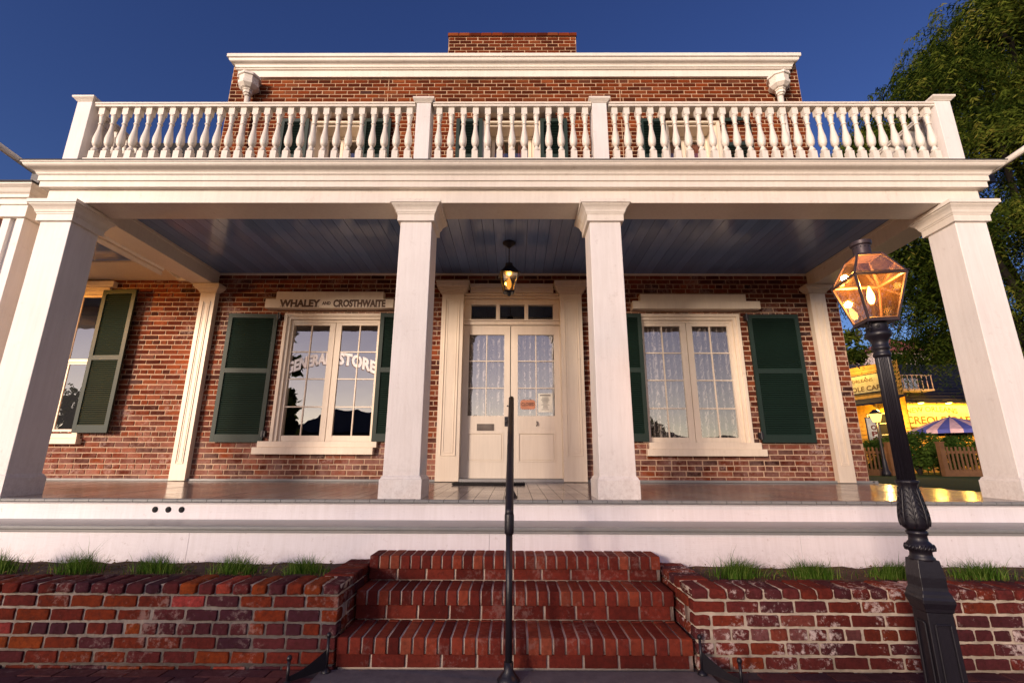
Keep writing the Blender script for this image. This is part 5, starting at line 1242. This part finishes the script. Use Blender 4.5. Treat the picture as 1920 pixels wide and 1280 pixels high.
def weeping_tree(base, blobs, trunk_h, label, n_str, leaves, length=(.5, 1.7), leaf=.11, matn='pepper', dens_drop=.25):
    t = empty('pepper_tree', base, label, 'tree'); bx, by_, bz = base
    L = [([base, (bx+.15, by_, bz+trunk_h*.5), (bx+.1, by_+.1, bz+trunk_h)], [.38, .30, .24])]
    for c, r in blobs:
        mid = ((bx+c[0])/2, (by_+c[1])/2, bz+trunk_h+(c[2]-bz-trunk_h)*.35)
        L.append(([(bx+.1, by_+.1, bz+trunk_h*.85), mid, (c[0], c[1], c[2]), (c[0]+random.uniform(-.5, .5), c[1]+random.uniform(-.5, .5), c[2]+r*.5)], [.17, .11, .06, .02]))
        for _ in range(4):
            a = random.uniform(0, 6.28); L.append(([(c[0], c[1], c[2]), (c[0]+math.cos(a)*r*.5, c[1]+math.sin(a)*r*.5, c[2]+r*.25), (c[0]+math.cos(a)*r*.9, c[1]+math.sin(a)*r*.9, c[2]+r*.05)], [.045, .03, .012]))
    limbs(L, 'bark', t, 'trunk')
    vol = np.array([b_[1]**2 for b_ in blobs]); pick = rng.choice(len(blobs), n_str, p=vol/vol.sum())
    C = np.array([b_[0] for b_ in blobs])[pick]; RR = np.array([b_[1] for b_ in blobs])[pick]
    d = rng.normal(size=(n_str, 3)); d /= np.linalg.norm(d, axis=1, keepdims=True); rad = np.where(rng.random(n_str) < .12, rng.uniform(1.0, 1.22, n_str), rng.uniform(.45, 1.0, n_str)**.6)
    d[:, 2] = np.abs(d[:, 2])*.9-.25
    A = C+d*(RR*rad)[:, None]
    tone = rng.normal(.42, .2, n_str)+.16*np.sin(A[:, 0]*1.9+A[:, 2]*1.3)+.12*np.sin(A[:, 1]*2.9+A[:, 2]*3.3)
    Ls = rng.uniform(length[0], length[1], n_str)
    Pp, Dd, Ss, Rv = [], [], [], []
    out = d.copy(); out[:, 2] = 0
    for k in range(leaves):
        u = (k+.5)/leaves
        pos = A+out*(Ls*.45*math.sin(u*1.5))[:, None]+np.array([[0, 0, 1]])*(.12*math.sin(u*3)-Ls*u*u*.9-Ls*u*.1)[:, None]
        pos = pos+rng.normal(scale=.018, size=pos.shape); s = 1 if k % 2 else -1
        side = np.cross(out+1e-3, np.array([0, 0, 1.0])); side /= np.linalg.norm(side, axis=1, keepdims=True)
        dd = side*s*.8+np.array([0, 0, -.75])+rng.normal(scale=.25, size=pos.shape)
        Pp.append(pos); Dd.append(dd); Ss.append(leaf*rng.uniform(.7, 1.25, n_str)); Rv.append(tone+rng.normal(0, .08, n_str))
    leaf_cloud('crown', np.concatenate(Pp), np.concatenate(Dd), np.concatenate(Ss), matn, t, np.concatenate(Rv), .24)
    return t
BL = [((12.0, 11.5, 11.2), 1.8), ((14.2, 11.0, 12.9), 2.3), ((16.8, 11.5, 14.5), 2.8), ((10.2, 11.6, 9.2), 1.5), ((10.9, 12.4, 10.2), 1.2), ((9.9, 12.0, 8.0), .9), ((11.2, 13.0, 6.8), 1.2), ((12.0, 13.2, 5.7), 1.2), ((12.9, 13.5, 4.7), 1.0), ((12.8, 10.8, 9.2), 2.0), ((15.2, 10.5, 10.6), 2.4), ((18, 12, 12), 2.6),
      ((10.6, 12.6, 7.4), 1.4), ((12.4, 11.4, 6.9), 1.6), ((14.8, 10.8, 7.8), 1.9), ((17.2, 11.0, 8.6), 2.1), ((13.6, 13.2, 5.9), 1.3), ((15.6, 12.0, 5.6), 1.5), ((18.6, 15.2, 16.2), 2.6), ((20.0, 12.0, 16.5), 2.6), ((17.0, 12.4, 4.9), 1.3)]
weeping_tree((15.6, 13.2, .75), BL, 3.6, 'huge weeping tree with feathery dark green foliage beside the right end of the porch', 20000, 22, leaf=.125)
def bushy_tree(base, blobs, label, n, name='tree', matn='bush', leaf=.16, cat='tree', part='crown', trunk=True, dark=0.0, group=None):
    t = empty(name, base, label, cat, group)
    if trunk: limbs([([base, ((base[0]+c[0])/2, (base[1]+c[1])/2, (base[2]+c[2])/2), c], [.16*c[2]/6, .10*c[2]/6, .03]) for c, r in blobs], 'bark', t, 'trunk')
    P_, S_, T_ = [], [], []
    for c, r in blobs:
        m_ = int(n*r*r/sum(q[1]**2 for q in blobs)); k = max(6, int(m_/60)); cl = rng.normal(size=(k, 3)); cl /= np.linalg.norm(cl, axis=1, keepdims=True); cl *= (r*rng.uniform(.5, 1, k)**.5)[:, None]
        w = rng.integers(0, k, m_); P_.append(np.array(c)+cl[w]+rng.normal(scale=r*.13, size=(m_, 3))); T_.append(rng.uniform(.1, .8, k)[w]+rng.normal(0, .1, m_)-dark)
    P_ = np.concatenate(P_); T_ = np.concatenate(T_); D_ = rng.normal(size=P_.shape); D_[:, 2] -= .3
    P_[:, 2] = np.maximum(P_[:, 2], base[2]+.03)
    leaf_cloud(part, P_, D_, leaf*rng.uniform(.7, 1.3, len(P_)), matn, t, T_, .5); return t
bushy_tree((21.5, 31, .8), [((20.9, 31, 6.6), 1.5), ((22.3, 31.5, 7.3), 1.5), ((21.6, 30.5, 8.6), 1.3), ((23.4, 31, 6.0), 1.3), ((20.6, 31, 9.6), .8)], 'dark rounded tree standing behind the cafe front, seen beside the brick corner', 9000, 'broadleaf_tree', 'pepper', .28)
bushy_tree((26, 28, .8), [((24.5, 28, 7.4), 1.4), ((26.5, 28, 7.0), 1.5), ((28.5, 28, 7.4), 1.8), ((31, 28, 8), 2.0), ((25.6, 27.5, 5.9), .9)], 'green spreading tree behind the cafe roof, left of the outer right column', 9000, 'broadleaf_tree', 'bush', .26)
bushy_tree((21.9, 22.2, .8), [((21.9, 22.0, 4.65), .55), ((22.8, 22.1, 4.4), .6), ((22.3, 22.3, 5.2), .5)], 'reddish leaved climber over the right end of the cafe sign', 2600, 'climbing_plant', 'redbush', .12, cat='climber')
SH = [((15.3, 18.5, .8), [((15.2, 18.5, 1.6), .65), ((15.7, 18.6, 1.9), .5), ((14.9, 18.6, 2.0), .4)], 'leafy shrub glowing yellow behind the gap in the fence'),
      ((16.5, 18.3, .8), [((16.3, 18.3, 1.55), .6), ((16.9, 18.3, 1.8), .5)], 'leafy shrub behind the fence under the striped parasol'),
      ((18.2, 18.6, .8), [((18.0, 18.6, 1.5), .6), ((18.8, 18.6, 1.4), .6)], 'low shrub behind the fence near the outer right column'),
      ((12.2, 18.2, .8), [((12.1, 18.2, 1.45), .45), ((12.6, 18.2, 1.55), .4)], 'broad leaved shrub behind the fence, left of the garden lamp'),
      ((13.6, 18.4, .8), [((13.4, 18.4, 1.5), .5), ((13.9, 18.4, 1.6), .45)], 'broad leaved shrub behind the fence, right of the garden lamp')]
for base, bl, lab in SH: bushy_tree(base, bl, lab, 3200, 'shrub', 'bush', .13, 'shrub', 'foliage', group='shrubs behind the cafe fence')

# ================================================================== ACROSS THE STREET (seen reflected in the panes)
b = MB().m('hill'); n = 90; prev = None
i = 0
for k in range(n+1):
    x = -300+600*k/n; h = 9+7*noise.noise(Vector((x*.012, 3.1, 0)))+3*noise.noise(Vector((x*.05, 1, 0)))+9*math.exp(-((x+18)/16)**2)
    j = b.add([(x, -120, -1), (x, -150, max(3, h)), (x, -220, max(3, h)*1.1), (x, -320, -1)])
    if k:
        for q in range(3): b.face(j-4+q, j+q, j+q+1, j-3+q)
obj('hills', b, smooth=True, kind='structure')
t = empty('gabled_house', (-12, -24, 0), 'dark gabled house across the street, mirrored in the porch windows', 'house')
b = MB().m('dark_house'); b.box(-18, -7, -32, -24, -.02, 3.6); obj('wall', b, t)
b = MB().m('roofing'); i = b.add([(-18.6, -23.5, 3.5), (-6.4, -23.5, 3.5), (-6.4, -32.5, 3.5), (-18.6, -32.5, 3.5), (-16, -28, 5.6), (-9, -28, 5.6)]); b.face(i, i+1, i+5, i+4); b.face(i+2, i+3, i+4, i+5); b.face(i, i+4, i+3); b.face(i+1, i+2, i+5); rf_ = obj('roof', b, t)
b = MB().m('dark_house'); b.box(-10.4, -9.6, -28.4, -27.6, 5.0, 6.4); obj('chimney', b, rf_)
bushy_tree((-40, -30, 0), [((-42, -30, 5), 2.8), ((-38.5, -30, 4.2), 2.6), ((-36, -30, 3), 2.2), ((-45, -31, 5.6), 2.8)], 'dark tree across the street, mirrored in the left wing window', 5000, 'street_tree', 'pepper', .5)
bushy_tree((-17.3, -20, 0), [((-17.3, -20, 1.8), 1.5), ((-17.3, -20, 4), 1.55), ((-17.3, -20, 6.2), 1.4), ((-17.3, -20, 8.2), 1.1), ((-17.3, -20, 10), .7)], 'tall dark cypress shape, added out of view to darken the left window reflection', 7000, 'added_cypress', 'pepper', .5)  # invented tree, put out of view for a dark band in the left pane
bushy_tree((9, -34, 0), [((9, -34, 3.2), 2.2), ((13, -35, 3.0), 2.4), ((5.5, -34, 2.6), 1.8)], 'dark tree across the street, mirrored in the door panes', 5000, 'street_tree', 'pepper', .5)
